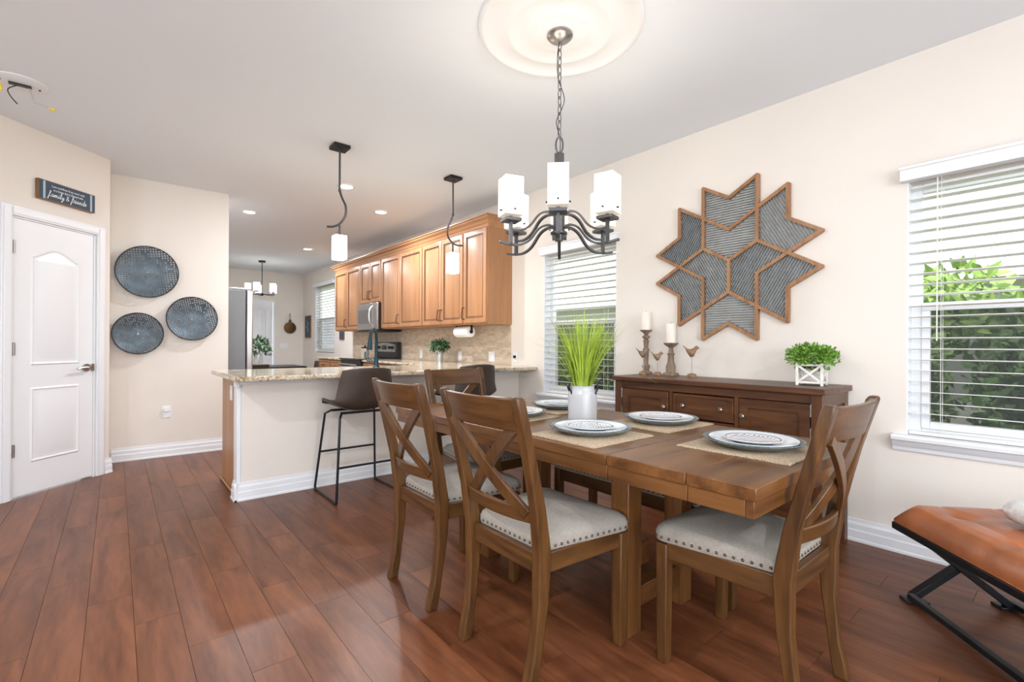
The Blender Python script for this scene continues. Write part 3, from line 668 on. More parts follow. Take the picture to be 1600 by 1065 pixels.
def bar_handle(y, z0, z1, xf):
    return MB().tube(smoothpath([(xf-.0, y, z0), (xf-.03, y, z0+.008), (xf-.034, y+.008, (z0+z1)/2-.03), (xf-.034, y-.006, (z0+z1)/2+.03), (xf-.03, y, z1-.008), (xf, y, z1)], 5), .005, 6)
XF = 3.017
def wall_cab(y0, y1, z0, z1, splits, handles, label):
    t = thing('wall_cabinet', label, 'cabinet', (0, 0, 0), group='upper kitchen cabinets')
    MB().box(XF, XW-.001, y0, y1, z0, z1).build('body', 'cab_z', t)
    for (a_, b2), hy in zip(splits, handles):
        d = MB(); g = MB(); raised_door(d, g, a_, b2, z0+.012, z1-.012, XF)
        do = d.build('door', 'cab_z', t, smooth=25); g.build('glaze_line', 'cab_glaze', do, smooth=0)
        if hy: bar_handle(hy, z0+.06, z0+.19, XF-.02).build('handle', 'bronze', do)
    return t
wall_cab(4.02, 4.47, 1.36, 2.40, [(4.03, 4.46)], [4.435], 'single door maple wall cabinet at the dining end of the row')
wall_cab(4.47, 5.40, 1.36, 2.40, [(4.475, 4.935), (4.935, 5.395)], [4.905, 4.965], 'double door maple wall cabinet above the paper towel roll')
wall_cab(5.40, 6.62, 1.36, 2.40, [(5.405, 6.02), (6.02, 6.615)], [5.985, 6.05][::-1] and [None, 6.05], 'wide double door maple wall cabinet beside the microwave')
wall_cab(6.62, 7.40, 1.76, 2.40, [(6.625, 7.01), (7.01, 7.395)], [6.98, 7.04], 'short double door maple wall cabinet over the microwave')
wall_cab(7.40, 8.53, 1.36, 2.40, [(7.405, 7.965), (7.965, 8.525)], [None, 7.995], 'double door maple wall cabinet nearest the kitchen window')
prof = [(0, 2.395), (-.004, 2.395), (-.01, 2.42), (-.02, 2.43), (-.03, 2.455), (-.055, 2.475), (-.06, 2.49), (-.075, 2.495), (-.075, 2.505), (0, 2.505)]
cn = MB(); L1 = [(XF+a_, 4.02+a_, z_) for a_, z_ in prof]; L0 = [(XW-.001, 4.02+a_, z_) for a_, z_ in prof]
L2 = [(XF+a_, 8.53-a_, z_) for a_, z_ in prof]; L3 = [(XW-.001, 8.53-a_, z_) for a_, z_ in prof]
o = cn.loft([L0, L1, L2, L3]).box(XF, XW-.001, 4.02, 8.53, 2.401, 2.42).build('cabinet_cornice', 'cab_y', None, smooth=25); tag(o, 'stepped maple crown cornice along the top of the wall cabinets', 'cornice')
o = MB().box(XW-.008, XW+.0, 4.03, 8.56, .915, 1.358).build('backsplash', 'tile', None, smooth=0); struct(o)
o.name = 'wall_backsplash'
# microwave
mw = thing('microwave', 'stainless over-range microwave with curved handle', 'microwave', (0, 0, 0))
MB().box(2.97, XW-.001, 6.63, 7.39, 1.345, 1.755).build('body', 'black', mw)
MB().box(2.945, 2.97, 6.63, 7.39, 1.355, 1.755).build('door', 'steel', mw, bevel=.004)
MB().box(2.940, 2.946, 6.80, 7.33, 1.45, 1.66).build('window', 'steel_dark', mw)
MB().tube(smoothpath([(2.945, 6.78, 1.40), (2.90, 6.78, 1.45), (2.885, 6.78, 1.555), (2.90, 6.78, 1.66), (2.945, 6.78, 1.71)], 5), .012, 8).build('handle', 'steel', mw)
MB().box(2.95, XW-.02, 6.63, 7.39, 1.325, 1.346).build('vent', 'black', mw)
# range
rg = thing('range', 'black and stainless kitchen range with knob backguard', 'range', (0, 0, 0))
MB().box(2.69, XW-.03, 6.61, 7.39, .02, .905).build('body', 'black', rg)
MB().box(2.66, XW-.03, 6.61, 7.39, .905, .925).build('cooktop', 'oven_glass', rg, bevel=.004)
MB().box(2.665, 2.69, 6.615, 7.385, .25, .80).build('oven_door', 'steel', rg, bevel=.004)
MB().cyl((2.64, 6.66, .83), (2.64, 7.34, .83), .014).build('oven_handle', 'steel', rg)
MB().box(3.24, XW-.03, 6.61, 7.39, .925, 1.17).build('backguard', 'black', rg, bevel=.006)
arc_ = [(6.64, 1.02)]+[(6.64+.72*i/10, 1.02) for i in range(1, 11)]+[(7.36-.72*i/10, 1.13+.03*math.sin(PI*i/10)) for i in range(0, 11)]
MB().prism([(3.238, a_, b2) for a_, b2 in arc_], (-.006, 0, 0)).build('control_panel', 'steel', rg, smooth=0)
for yy in (6.72, 6.80, 7.20, 7.28):
    MB().cyl((3.232, yy, 1.085), (3.20, yy, 1.085), .022).build('knob', 'black', rg)
MB().box(3.229, 3.233, 6.92, 7.08, 1.05, 1.12).build('clock_panel', 'oven_glass', rg)
# base cabinets along the right wall
def base_cab(y0, y1, label, drawers=2):
    t = thing('base_cabinet', label, 'cabinet', (0, 0, 0), group='base cabinets along the tiled wall')
    MB().box(2.74, XW-.001, y0, y1, .1, .877).box(2.80, XW-.001, y0, y1, 0, .1).build('body', 'cab_z', t)
    w_ = (y1-y0)/drawers
    for i in range(drawers):
        a_, b2 = y0+w_*i+.006, y0+w_*(i+1)-.006
        for nm, z0, z1 in (('drawer', .70, .868), ('door', .115, .69)):
            d = MB(); g = MB()
            P_ = [(a_, z0), (b2, z0), (b2, z1), (a_, z1)]; fn = lambda u_, v_, h_: (2.74-h_, u_, v_)
            panel_loops(d, P_, [(0, 0), (.0005, .018), (.03, .02), (.034, .012), (.05, .017)], fn)
            o0 = offset_poly([Vector(q) for q in P_], .031); o1 = offset_poly([Vector(q) for q in P_], .037)
            g.loft([[fn(q.x, q.y, .0195) for q in o0], [fn(q.x, q.y, .021) for q in o0], [fn(q.x, q.y, .021) for q in o1], [fn(q.x, q.y, .016) for q in o1]], caps=False)
            do = d.build(nm, 'cab_z', t, smooth=25); g.build('glaze_line', 'cab_glaze', do, smooth=0)
            hz = (z0+z1)/2
            (MB().tube(smoothpath([(2.72, (a_+b2)/2-.05, hz), (2.69, (a_+b2)/2-.04, hz), (2.69, (a_+b2)/2+.04, hz), (2.72, (a_+b2)/2+.05, hz)]), .005, 6) if nm == 'drawer' else bar_handle(b2-.03, z1-.17, z1-.05, 2.722)).build('handle', 'bronze', do)
base_cab(7.41, 8.55, 'maple base cabinet with drawers past the range', 2)
base_cab(4.68, 6.60, 'long maple base cabinet under the granite by the tiled wall', 3)
# faucet
fc = thing('faucet', 'dark gooseneck kitchen faucet with side lever on the peninsula', 'faucet', (1.93, 4.36, cz1))
MB().lathe([(0, 0), (.032, 0), (.032, .012), (.022, .02), (.020, .09), (.016, .1), (0, .1)]).build('base', 'teal_black', fc)
MB().tube(smoothpath([(0, 0, .08), (0, 0, .28), (-.02, -.03, .345), (-.06, -.07, .365), (-.10, -.11, .34), (-.115, -.125, .27)], 6), .015, 10).build('neck', 'teal_black', fc)
MB().cyl((-.115, -.125, .285), (-.125, -.135, .17), .016, .026).build('spray_head', 'teal_black', fc)
MB().cyl((0, 0, .06), (-.07, .05, .065), .011).tube(smoothpath([(-.07, .05, .065), (-.085, .06, .10), (-.085, .06, .15)]), .007, 6).build('lever', 'teal_black', fc)
# paper towel, plant, canister, outlets
pt = thing('paper_towel_roll', 'white paper towel roll mounted under the wall cabinet', 'paper towel', (3.12, 4.62, 1.285))
mb = MB(); mb.cyl((0, -.14, 0), (0, .14, 0), .062, n=28); mb.build('roll', 'paper', pt, bevel=.006)
MB().cyl((0, -.155, 0), (0, .155, 0), .020, n=16).build('core', 'black', pt)
MB().box(-.012, .012, -.16, -.154, -.01, .074).box(-.012, .012, .154, .16, -.01, .074).box(-.012, .012, -.16, .16, .070, .0745).build('holder', 'black_metal', pt)
def leafball(mb, c, r, n, size, seed, up=.2):
    rn = random.Random(seed)
    for _ in range(n):
        d = Vector((rn.gauss(0, 1), rn.gauss(0, 1), rn.gauss(up, .8))).normalized(); p = Vector(c)+Vector((d.x*r[0], d.y*r[1], d.z*r[2]))*rn.uniform(.35, 1)
        e_ = (d+Vector((rn.gauss(0, .6), rn.gauss(0, .6), rn.gauss(.2, .6)))).normalized(); a_ = e_.orthogonal().normalized(); s_ = size*rn.uniform(.7, 1.3); q = e_.cross(a_)
        mb.add([p, p+e_*s_*.5+a_*s_*.32+q*s_*.1, p+e_*s_, p+e_*s_*.5-a_*s_*.32+q*s_*.1], [(0, 1, 2), (0, 2, 3)])
sp = thing('potted_plant', 'small leafy plant in galvanised cup on the counter by the tiles', 'plant', (3.12, 5.17, cz1))
MB().lathe([(0, 0), (.042, 0), (.055, .13), (.057, .13), (.053, .125), (0, .12)]).build('pot', 'galv', sp)
mb = MB(); leafball(mb, (0, 0, .2), (.12, .12, .085), 420, .04, 11); tag(mb.build('foliage', 'leaf_dark', sp, smooth=0), kind='stuff')
cn_ = thing('canister', 'lidded stoneware canister beside the range', 'canister', (3.14, 7.53, cz1))
MB().lathe([(0, 0), (.06, 0), (.062, .01), (.062, .15), (.055, .155), (0, .155)]).build('body', 'canister', cn_)
MB().lathe([(0, .156), (.064, .156), (.064, .17), (.02, .178), (.012, .19), (.015, .2), (0, .203)]).build('lid', 'bronze', cn_)
for i, (yy, zz) in enumerate(((6.02, 1.0), (5.03, .995), (4.37, 1.0), (3.95, 1.005))):
    xb = XW-.008 if i < 3 else XW
    t = thing('wall_outlet', ['white outlet plate on the tiles beside the range', 'white outlet plate on the tiles beside the small potted plant', 'wide white outlet plate on the tiles below the paper towel'][i] if i < 3 else 'white outlet plate with black plug on the painted wall beside the tiles', 'outlet', (xb, yy, zz), group='backsplash outlets' if i < 3 else None)
    MB().box(-.006, 0, -.038 if i != 2 else -.055, .038 if i != 2 else .055, -.058, .058).build('cover_plate', 'white', t, bevel=.002)
    MB().box(-.009, -.005, -.017, .017, -.035, .035).build('socket', 'white_gloss', t, bevel=.002)
    if i == 3: MB().box(-.03, -.006, -.012, .012, -.012, .018).build('plug', 'black', t)
# fridge
fr = thing('refrigerator', 'tall stainless refrigerator with grey side behind the partition', 'refrigerator', (0, 0, 0))
MB().box(.32, 1.125, 6.05, 6.95, .02, 1.735).build('cabinet_body', 'grey_panel', fr, bevel=.006)
MB().box(1.135, 1.20, 6.05, 6.497, .62, 1.735).build('door', 'steel', fr, bevel=.012)
MB().box(1.135, 1.20, 6.503, 6.95, .62, 1.735).build('door', 'steel', fr, bevel=.012)
MB().box(1.135, 1.20, 6.05, 6.95, .06, .61).build('freezer_drawer', 'steel', fr, bevel=.012)
for yy in (6.45, 6.55): MB().tube(smoothpath([(1.20, yy, .75), (1.25, yy, .80), (1.25, yy, 1.5), (1.20, yy, 1.55)]), .012, 8).build('handle', 'steel', fr)
MB().box(.92, 1.19, 6.08, 6.20, 1.735, 1.765).build('hinge_cover', 'steel_dark', fr, bevel=.012)
# far breakfast area
ft = thing('breakfast_table', 'dark breakfast table beyond the kitchen peninsula', 'table', (2.02, 9.35, 0))
MB().box(-.62, .62, -.42, .42, .70, .735).build('tabletop', 'black', ft, bevel=.006)
for sx_ in (-1, 1):
    for sy_ in (-1, 1): MB().box(sx_*.52-.03, sx_*.52+.03, sy_*.33-.03, sy_*.33+.03, 0, .70).build('leg', 'black', ft)
def far_chair(x, y, rz, label):
    t = thing('breakfast_chair', label, 'chair', (x, y, 0), rz, 'breakfast chairs')
    MB().box(-.21, .21, -.2, .22, .43, .49).build('seat', 'stool_leather', t, bevel=.015)
    MB().loft([[(-.2, -.2, .47), (.2, -.2, .47), (.2, -.17, .47), (-.2, -.17, .47)], [(-.2, -.27, .80), (.2, -.27, .80), (.2, -.24, .80), (-.2, -.24, .80)]]).build('backrest', 'stool_leather', t, bevel=.01)
    for sx_ in (-1, 1):
        for sy_ in (-.17, .19): MB().cyl((sx_*.18, sy_, 0), (sx_*.18, sy_, .44), .014).build('leg', 'black_metal', t)
far_chair(1.72, 8.72, 0, 'dark leather breakfast chair with its back to the peninsula')
far_chair(2.88, 9.55, PI/2+.3, 'dark leather breakfast chair at the end of the far table')
vs = thing('vase', 'white vase of dark leafy stems on the breakfast table', 'vase', (1.93, 9.3, .736))
MB().lathe([(0, 0), (.05, 0), (.075, .08), (.06, .18), (.045, .22), (.05, .23), (.04, .225), (0, .2)]).build('vessel', 'ceramic', vs)
mb = MB(); leafball(mb, (0, 0, .36), (.2, .2, .15), 130, .09, 21); tag(mb.build('foliage', 'leaf_dark', vs, smooth=0), kind='stuff')
fcx = thing('far_chandelier', 'small black chandelier with white cylinder shades above the breakfast table', 'chandelier', (2.175, 10.2, 0))
MB().lathe([(0, CHT-.03), (.06, CHT-.03), (.065, CHT), (0, CHT)]).build('canopy', 'black_metal', fcx)
MB().cyl((0, 0, 2.1), (0, 0, CHT-.02), .007).ball((0, 0, 2.09), .035, .035, .03).build('rod', 'black_metal', fcx)
for k in range(5):
    an = 2*PI*k/5+.35; cx_, cy_ = .24*math.cos(an), .24*math.sin(an)
    MB().tube(smoothpath([(0, 0, 2.1), (cx_*.5, cy_*.5, 2.085), (cx_, cy_, 2.09), (cx_, cy_, 2.13)]), .007, 6).cyl((cx_, cy_, 2.12), (cx_, cy_, 2.135), .04).build('arm', 'black_metal', fcx)
    MB().cyl((cx_, cy_, 2.135), (cx_, cy_, 2.29), .055, n=16).build('glass_shade', 'pendant_glass', fcx)
pan = thing('hanging_copper_pan', 'round dark copper pan hanging on the far wall', 'wall decor', (3.055, YF-.01, 1.50))
MB().lathe([(0, 0), (.10, 0), (.125, .012), (.13, .02), (0, .03)], n=28).build('disc', 'brass_dark', pan)
pan.children[0].rotation_euler = (PI/2, 0, 0)
MB().ball((0, -.014, .15), .03, .012, .04).build('neck', 'brass_dark', pan)
MB().cyl((0, -.012, .18), (0, -.012, .33), .005).build('hook', 'black_metal', pan)
t = thing('light_switch', 'white triple switch plate on the far wall', 'switch', (2.935, YF, 1.086))
MB().box(-.08, .08, -.006, 0, -.058, .058).build('cover_plate', 'white', t, bevel=.002)
for xx in (-.048, 0, .048): MB().box(xx-.016, xx+.016, -.010, -.005, -.033, .033).build('rocker', 'white_gloss', t)
t = thing('wall_plaque', 'tall dark plaque in a wooden frame beside the kitchen window', 'plaque', (XW, 11.21, 1.52))
MB().box(-.02, 0, -.2, .2, -.25, .25).build('frame', 'sign_wood', t); MB().box(-.023, -.019, -.18, .18, -.23, .23).build('face', 'sign_blue', t)
MB().tube(smoothpath([(-.0235, .02, .12), (-.0235, -.04, .06), (-.0235, .05, 0), (-.0235, -.04, -.05), (-.0235, .02, -.12)]), .006, 4, .0006, up=(1, 0, 0)).build('script_lettering', 'lettering', t)
t = thing('small_wall_plaque', 'small square blue plaque under the last wall cabinet', 'plaque', (XW, 9.114, 1.31))
MB().box(-.018, 0, -.12, .12, -.09, .09).build('frame', 'sign_wood', t); MB().box(-.021, -.017, -.105, .105, -.075, .075).build('face', 'sign_blue', t)

# ------------------------------------------------------------------ bar stools
def stool(x, y, rz, label):
    t = thing('bar_stool', label, 'stool', (x, y, 0), rz, 'bar stools at the peninsula')
    # bucket shell: grid in (u across, v from front edge to back top)
    prof = [(.20, .655), (.19, .672), (.10, .66), (-.02, .648), (-.12, .652), (-.175, .685), (-.205, .76), (-.228, .87), (-.245, .965)]
    prof = smoothpath([(0, a_, b2) for a_, b2 in prof], 3); mb = MB(); nu = 12; n_ = len(prof)
    for i, q in enumerate(prof):
        tv = i/(n_-1); hw = .20+.035*math.sin(min(1, tv*1.6)*PI/2)-(.055*max(0, (tv-.6)/.4)); wing = .05*math.sin(PI*min(1, max(0, tv-.05)/.9))+.02
        for j in range(nu+1):
            u_ = -1+2*j/nu; e_ = abs(u_)**2.6
            fwd = .075*e_*max(0, min(1, (tv-.45)/.35)); upz = wing*e_*(1-max(0, min(1, (tv-.5)/.3)))
            drop = .02*e_*max(0, (tv-.85)/.15)
            mb.v.append((u_*hw, q.y+fwd, q.z+upz-drop))
    for i in range(n_-1):
        for j in range(nu): k_ = i*(nu+1)+j; mb.f.append((k_, k_+1, k_+nu+2, k_+nu+1))
    o = mb.build('seat_shell', 'stool_leather', t, smooth=80); s_ = o.modifiers.new('solid', 'SOLIDIFY'); s_.thickness = .022; s_.offset = 0
    b3 = o.modifiers.new('bevel', 'BEVEL'); b3.width = .006; b3.segments = 2
    for sx_ in (-1, 1):
        X0 = sx_*.245; pts = [(sx_*.17, -.12, .628), (sx_*.20, -.17, .60), (X0, -.235, .03), (X0, -.23, .009), (X0, -.20, .009), (X0, .20, .009), (X0, .23, .009), (X0, .235, .03), (sx_*.20, .15, .60), (sx_*.17, .10, .628)]
        MB().tube(pts, .009, 8).build('sled_leg', 'black_metal', t)
        for yy in (-.205, .205): MB().box(X0-.012, X0+.012, yy-.02, yy+.02, 0, .012).build('foot_pad', 'black', t)
    for yy in (-.125, .085): MB().box(-.17, .17, yy, yy+.025, .62, .636).build('seat_bracket', 'black_metal', t)
    MB().cyl((-.222, .195, .30), (.222, .195, .30), .008).build('footrest_bar', 'black_metal', t)
    MB().cyl((-.222, -.205, .25), (.222, -.205, .25), .008).build('footrest_bar', 'black_metal', t)
stool(1.445, 3.60, 0, 'brown leather bucket bar stool standing clear at the middle of the peninsula')
stool(2.46, 3.60, 0, 'dark leather bucket bar stool behind the head of the table')

# ------------------------------------------------------------------ dining chairs
def seat_cushion(z0, yb, yf, wb, wf, crown=.035, edge=.028):
    """upholstered seat: outline trapezoid with rounded corners, domed"""
    out = []
    def corner(cx_, cy_, r_, a0):
        for i in range(6): a_ = a0+PI/2*i/5; out.append((cx_+r_*math.cos(a_), cy_+r_*math.sin(a_)))
    r1, r2 = .03, .045
    corner(wf-r2, yf-r2, r2, 0); corner(-wf+r2, yf-r2, r2, PI/2); corner(-wb+r1, yb+r1, r1, PI); corner(wb-r1, yb+r1, r1, 1.5*PI)
    cx_, cy_ = 0, (yb+yf)/2
    lev = [(0.99, 0), (1.0, .006), (1.0, edge), (.975, edge+.014), (.90, edge+.028), (.7, edge+.028+crown*.4), (.4, edge+.028+crown*.8), (.1, edge+.028+crown)]
    return MB().loft([[(cx_+(x_-cx_)*s_, cy_+(y_-cy_)*s_, z0+h_) for x_, y_ in out] for s_, h_ in lev]), out
def chair_parts(t):
    def curve(z): # y of the back post at height z
        pts = [(0, -.245), (.12, -.222), (.28, -.203), (.44, -.200), (.60, -.225), (.80, -.275), (.975, -.325)]
        for (za, ya), (zb_, yb_) in zip(pts, pts[1:]):
            if z <= zb_: k_ = (z-za)/(zb_-za); k_ = k_; return ya+(yb_-ya)*k_
        return pts[-1][1]
    wx = lambda z: .186+.027*z/.975
    zs = [0, .06, .12, .2, .28, .36, .44, .5, .6, .7, .8, .9, .962, .975]
    for sx_ in (-1, 1):
        loops = []
        for z in zs:
            hd = .017+.010*math.exp(-((z-.44)/.2)**2)*1.0+(.004 if z < .1 else 0); hw_ = .020
            if z > .97: hd *= .7; hw_ *= .8
            y_ = curve(z); x_ = sx_*wx(z)
            loops.append([(x_-hw_, y_-hd, z), (x_+hw_, y_-hd, z), (x_+hw_, y_+hd, z), (x_-hw_, y_+hd, z)])
        MB().loft(loops).build('back_leg', 'chair_z', t, bevel=.005, smooth=40)
        MB().loft([[(sx_*.215-s_, .195-s_, z), (sx_*.215+s_, .195-s_, z), (sx_*.215+s_, .195+s_, z), (sx_*.215-s_, .195+s_, z)] for z, s_ in ((0, .019), (.43, .022))]).build('front_leg', 'chair_z', t, bevel=.004)
    def bow(x, w_): return -.030*(1-(x/w_)**2)     # rails bow backward in the middle
    def rail(z0, z1, th, nm):
        loops = []
        for i in range(13):
            zz = (z0+z1)/2; w_ = wx(zz)-.012; x_ = -w_+2*w_*i/12; L_ = []
            for z, dy in ((z0, -th), (z0, th), (z1, th), (z1, -th)): L_.append((x_, curve(z)+bow(x_, w_)+dy, z))
            loops.append(L_)
        return MB().loft(loops).build(nm, 'chair_x', t, bevel=.004, smooth=50)
    rail(.862, .968, .011, 'top_rail'); rail(.545, .595, .010, 'lower_rail')
    for k_, s_ in enumerate((-1, 1)):
        loops = []
        for i in range(11):
            q = i/10; z = .572+(.875-.572)*q; w_ = wx(z)-.012; x_ = s_*(-.165+.335*q); off = (.009 if k_ else -.007)
            dx, dz = .335*s_, .303; ln = math.hypot(dx, dz); nx, nz = -dz/ln*.023, dx/ln*.023
            y_ = curve(z)+bow(x_, w_)+off
            loops.append([(x_+nx, y_-.008, z+nz), (x_+nx, y_+.008, z+nz), (x_-nx, y_+.008, z-nz), (x_-nx, y_-.008, z-nz)])
        MB().loft(loops).build('cross_brace', 'chair_z', t, bevel=.002, smooth=50)
    for x0, y0, x1, y1, m_ in ((-.195, .197, .195, .197, 'chair_x'), (-.175, -.198, .175, -.198, 'chair_x'), (-.19, -.185, -.216, .18, 'chair_y'), (.19, -.185, .216, .18, 'chair_y')):
        MB().tube([(x0, y0, .408), (x1, y1, .408)], .011, 4, .034, up=(0, 0, 1)).build('apron', m_, t, bevel=.003)
    mb, out = seat_cushion(.44, -.185, .232, .19, .245); co_ = mb.build('seat_cushion', 'fabric', t, smooth=60)
    # nailheads along the lower edge
    nh_ = MB(); per = []; n_ = len(out)
    for i in range(n_):
        a_, b2 = Vector(out[i]), Vector(out[(i+1) % n_]); per.append((a_, b2, (b2-a_).length))
    tot = sum(q[2] for q in per); cnt = int(tot/.027); acc = 0; i = 0
    for k_ in range(cnt):
        d = tot*k_/cnt
        while d > acc+per[i][2]: acc += per[i][2]; i += 1
        a_, b2, l_ = per[i]; q = a_+(b2-a_)*((d-acc)/l_); nh_.ball((q.x, q.y, .455), .0052, .0052, .0052, 7, 5)
    tag(nh_.build('nailhead_trim', 'nail', co_, smooth=60), kind='stuff')
c0 = thing('dining_chair', 'x', 'chair', (1.29, 1.345, 0), -PI/2, 'cross back dining chairs'); chair_parts(c0)
CH = [(1.29, 1.345, -PI/2, 'wooden cross back dining chair pulled up in front of the vase place setting'),
      (1.29, 1.975, -PI/2, 'wooden cross back dining chair on the long table side nearer the peninsula'),
      (1.745, .772, 0, 'wooden cross back dining chair at the table end nearer the leather bench'),
      (1.80, 2.455, PI, 'wooden cross back dining chair at the table head beside the bar stools')]
for i, (x_, y_, r_, lb) in enumerate(CH):
    c_ = c0 if i == 0 else copy_tree(c0); c_.location = (x_, y_, 0); c_.rotation_euler = (0, 0, r_); c_['label'] = lb

# ------------------------------------------------------------------ dining table
tb = thing('dining_table', 'brown wooden extension dining table with thick edges', 'table', (1.76, 1.615, 0))
HX, HY = .45, 1.062
segs = [(-HY, -.857), (-.857, -.555), (-.555, .598), (.598, .86), (.86, HY)]
for a_, b2 in segs:
    MB().box(-HX, HX, a_+.0008, b2-.0008, .722, .76).build('top_board', 'table_y' if b2-a_ > .5 else 'table_x', tb, bevel=.003)
for a_, b2 in segs:
    for sx_ in (-1, 1): MB().box(sx_*(HX-.022)-.012, sx_*(HX-.022)+.012, a_+.001+(.0335 if a_ == -HY else 0), b2-.001-(.0335 if b2 == HY else 0), .672, .722).build('apron', 'table_y', tb, bevel=.002)
for sy_ in (-1, 1): MB().box(-HX+.01, HX-.01, sy_*(HY-.022)-.012, sy_*(HY-.022)+.012, .672, .722).build('end_apron', 'table_x', tb, bevel=.002)
for sy_ in (-.45, .45):
    for sx_ in (-.19, .19): MB().box(sx_-.043, sx_+.043, sy_-.043, sy_+.043, 0, .722).build('post', 'table_z', tb, bevel=.004)
    MB().box(-.147, .147, sy_-.03, sy_+.03, .09, .17).build('low_rail', 'table_x', tb, bevel=.004)
    MB().box(-.40, .40, sy_-.035, sy_+.035, .66, .722).build('cross_bearer', 'table_x', tb)
MB().box(-.03, .03, -.41, .41, .20, .30).build('stretcher', 'table_y', tb, bevel=.004)
# upholstered bench on the far side
bn = thing('upholstered_bench', 'backless upholstered bench with nailhead trim on the sideboard side of the table', 'bench', (2.215, 1.50, 0))
mb, out = seat_cushion(.405, -.185, .185, .56, .56, .012); o = mb.build('seat_cushion', 'fabric', bn, smooth=60)
nh_ = MB()
for i in range(40):
    x_ = -.545+1.09*i/39
    for y_ in (-.186, .186): nh_.ball((x_, y_, .42), .0055, n=7, k=5)
tag(nh_.build('nailhead_trim', 'nail', o, smooth=60), kind='stuff')
for sx_ in (-1, 1):
    for sy_ in (-1, 1): MB().box(sx_*.52-.022, sx_*.52+.022, sy_*.155-.022, sy_*.155+.022, 0, .405).build('leg', 'chair_z', bn, bevel=.004)
    MB().box(-.5, .5, sx_*.165-.011, sx_*.165+.011, .335, .405).build('apron', 'chair_x', bn, bevel=.003)
    MB().box(sx_*.53-.011, sx_*.53+.011, -.135, .135, .335, .405).build('apron', 'chair_y', bn, bevel=.003)
bn.rotation_euler = (0, 0, PI/2)
# ------------------------------------------------------------------ place settings
mats = [(1.535, 1.32, 0, 'jute placemat in front of the chair facing the vase'), (1.815, .79, PI/2, 'jute placemat at the table end nearer the leather bench'),
        (2.02, 1.315, 0, 'jute placemat on the bench side close to the sideboard drawers'), (1.60, 1.925, 0, 'jute placemat on the long side nearer the peninsula'),
        (2.02, 1.99, 0, 'jute placemat on the bench side near the tall window'), (1.78, 2.45, PI/2, 'jute placemat at the head of the table beside the bar stools')]
def scallop(n, r, amp, z): return [((r+amp*math.cos(i*PI))*math.cos(2*PI*i/n), (r+amp*math.cos(i*PI))*math.sin(2*PI*i/n), z) for i in range(n)]
proto = {}
for i, (x_, y_, r_, lb) in enumerate(mats):
    pmx = MB(); rn = random.Random(i); L0 = []
    hx_, hy_ = .195, .178
    for k_ in range(80):
        t_ = k_/20; s_ = int(t_); f_ = t_-s_; pt_ = [(-1+2*f_, -1), (1, -1+2*f_), (1-2*f_, 1), (-1, 1-2*f_)][s_]
        L0.append((pt_[0]*hx_+rn.uniform(-.003, .003), pt_[1]*hy_+rn.uniform(-.003, .003)))
    o = pmx.loft([[(a_, b2, 0) for a_, b2 in L0], [(a_*1.004, b2*1.004, .003) for a_, b2 in L0], [(a_*.985, b2*.985, .006) for a_, b2 in L0]]).build('placemat', 'jute', None, smooth=60)
    o.location = (x_, y_, .7605); o.rotation_euler = (0, 0, r_+rn.uniform(-.04, .04)); tag(o, lb, 'placemat', 'jute placemats')
    wh = lb.split('placemat ')[1]
    ox, oy = (.03, .03) if i == 0 else (.02, 0)
    n_ = 96
    ch_ = MB().loft([[(x__*1, y__, z__) for x__, y__, z__ in scallop(n_, q, am, z_)] for q, am, z_ in ((.10, 0, 0), (.115, .0, .001), (.145, .0012, .012), (.165, .0025, .022), (.172, .003, .026), (.172, .003, .029), (.163, .002, .027), (.140, 0, .015), (.11, 0, .006), (.02, 0, .006))])
    o = ch_.build('charger_plate', 'charger', None, smooth=50); o.location = (x_+ox, y_+oy, .7670); tag(o, 'grey fluted charger plate '+wh, 'plate', 'fluted charger plates')
    dp = MB().lathe([(0, 0), (.08, 0), (.10, .004), (.135, .0165), (.152, .020), (.152, .023), (.135, .020), (.10, .0085), (.02, .006), (0, .006)], n=64).build('dinner_plate', 'plate_white', None, smooth=50)
    dp.location = (x_+ox, y_+oy, .7735); tag(dp, 'white dinner plate '+wh, 'plate', 'white dinner plates')
    s2 = MB().lathe([(0, 0), (.06, 0), (.075, .004), (.098, .013), (.101, .013), (.101, .0155), (.095, .0145), (.07, .0095), (.02, .008), (0, .008)], n=64).build('salad_plate', 'plate_print', None, smooth=50)
    s2.location = (x_+ox, y_+oy, .7822); tag(s2, 'dotted salad plate '+wh, 'plate', 'dotted salad plates')
# centrepiece
vz = thing('grass_vase', 'white ceramic crock with black handles holding tall green artificial grass', 'vase', (1.795, 1.60, .7605), .25)
vz.scale = (.92, .92, .94)
def rsq(h_, z_, r_=.02):
    out = []
    for cx_, cy_, a0 in ((h_-r_, h_-r_, 0), (-h_+r_, h_-r_, PI/2), (-h_+r_, -h_+r_, PI), (h_-r_, -h_+r_, 1.5*PI)):
        for i in range(5): a_ = a0+PI/2*i/4; out.append((cx_+r_*math.cos(a_), cy_+r_*math.sin(a_), z_))
    return out
MB().loft([rsq(.060, 0, .03), rsq(.066, .004, .034), rsq(.068, .14, .036), rsq(.066, .155, .038), rsq(.058, .165, .04), rsq(.057, .185, .04), rsq(.060, .19, .04), rsq(.054, .189, .04), rsq(.052, .165, .04)]).build('crock', 'ceramic', vz, smooth=50)
for an in (-.9, PI-.9):
    d = Vector((math.cos(an), math.sin(an), 0)); q = Vector((-d.y, d.x, 0))
    MB().tube(smoothpath([d*.062-q*.03+Vector((0, 0, .145)), d*.075-q*.026+Vector((0, 0, .175)), d*.08+Vector((0, 0, .192)), d*.075+q*.026+Vector((0, 0, .175)), d*.062+q*.03+Vector((0, 0, .145))]), .006, 6).build('handle', 'black', vz)
MB().lathe([(0, .17), (.052, .17), (.052, .176), (0, .178)]).build('soil', 'soil', vz)
mb = MB(); rn = random.Random(5)
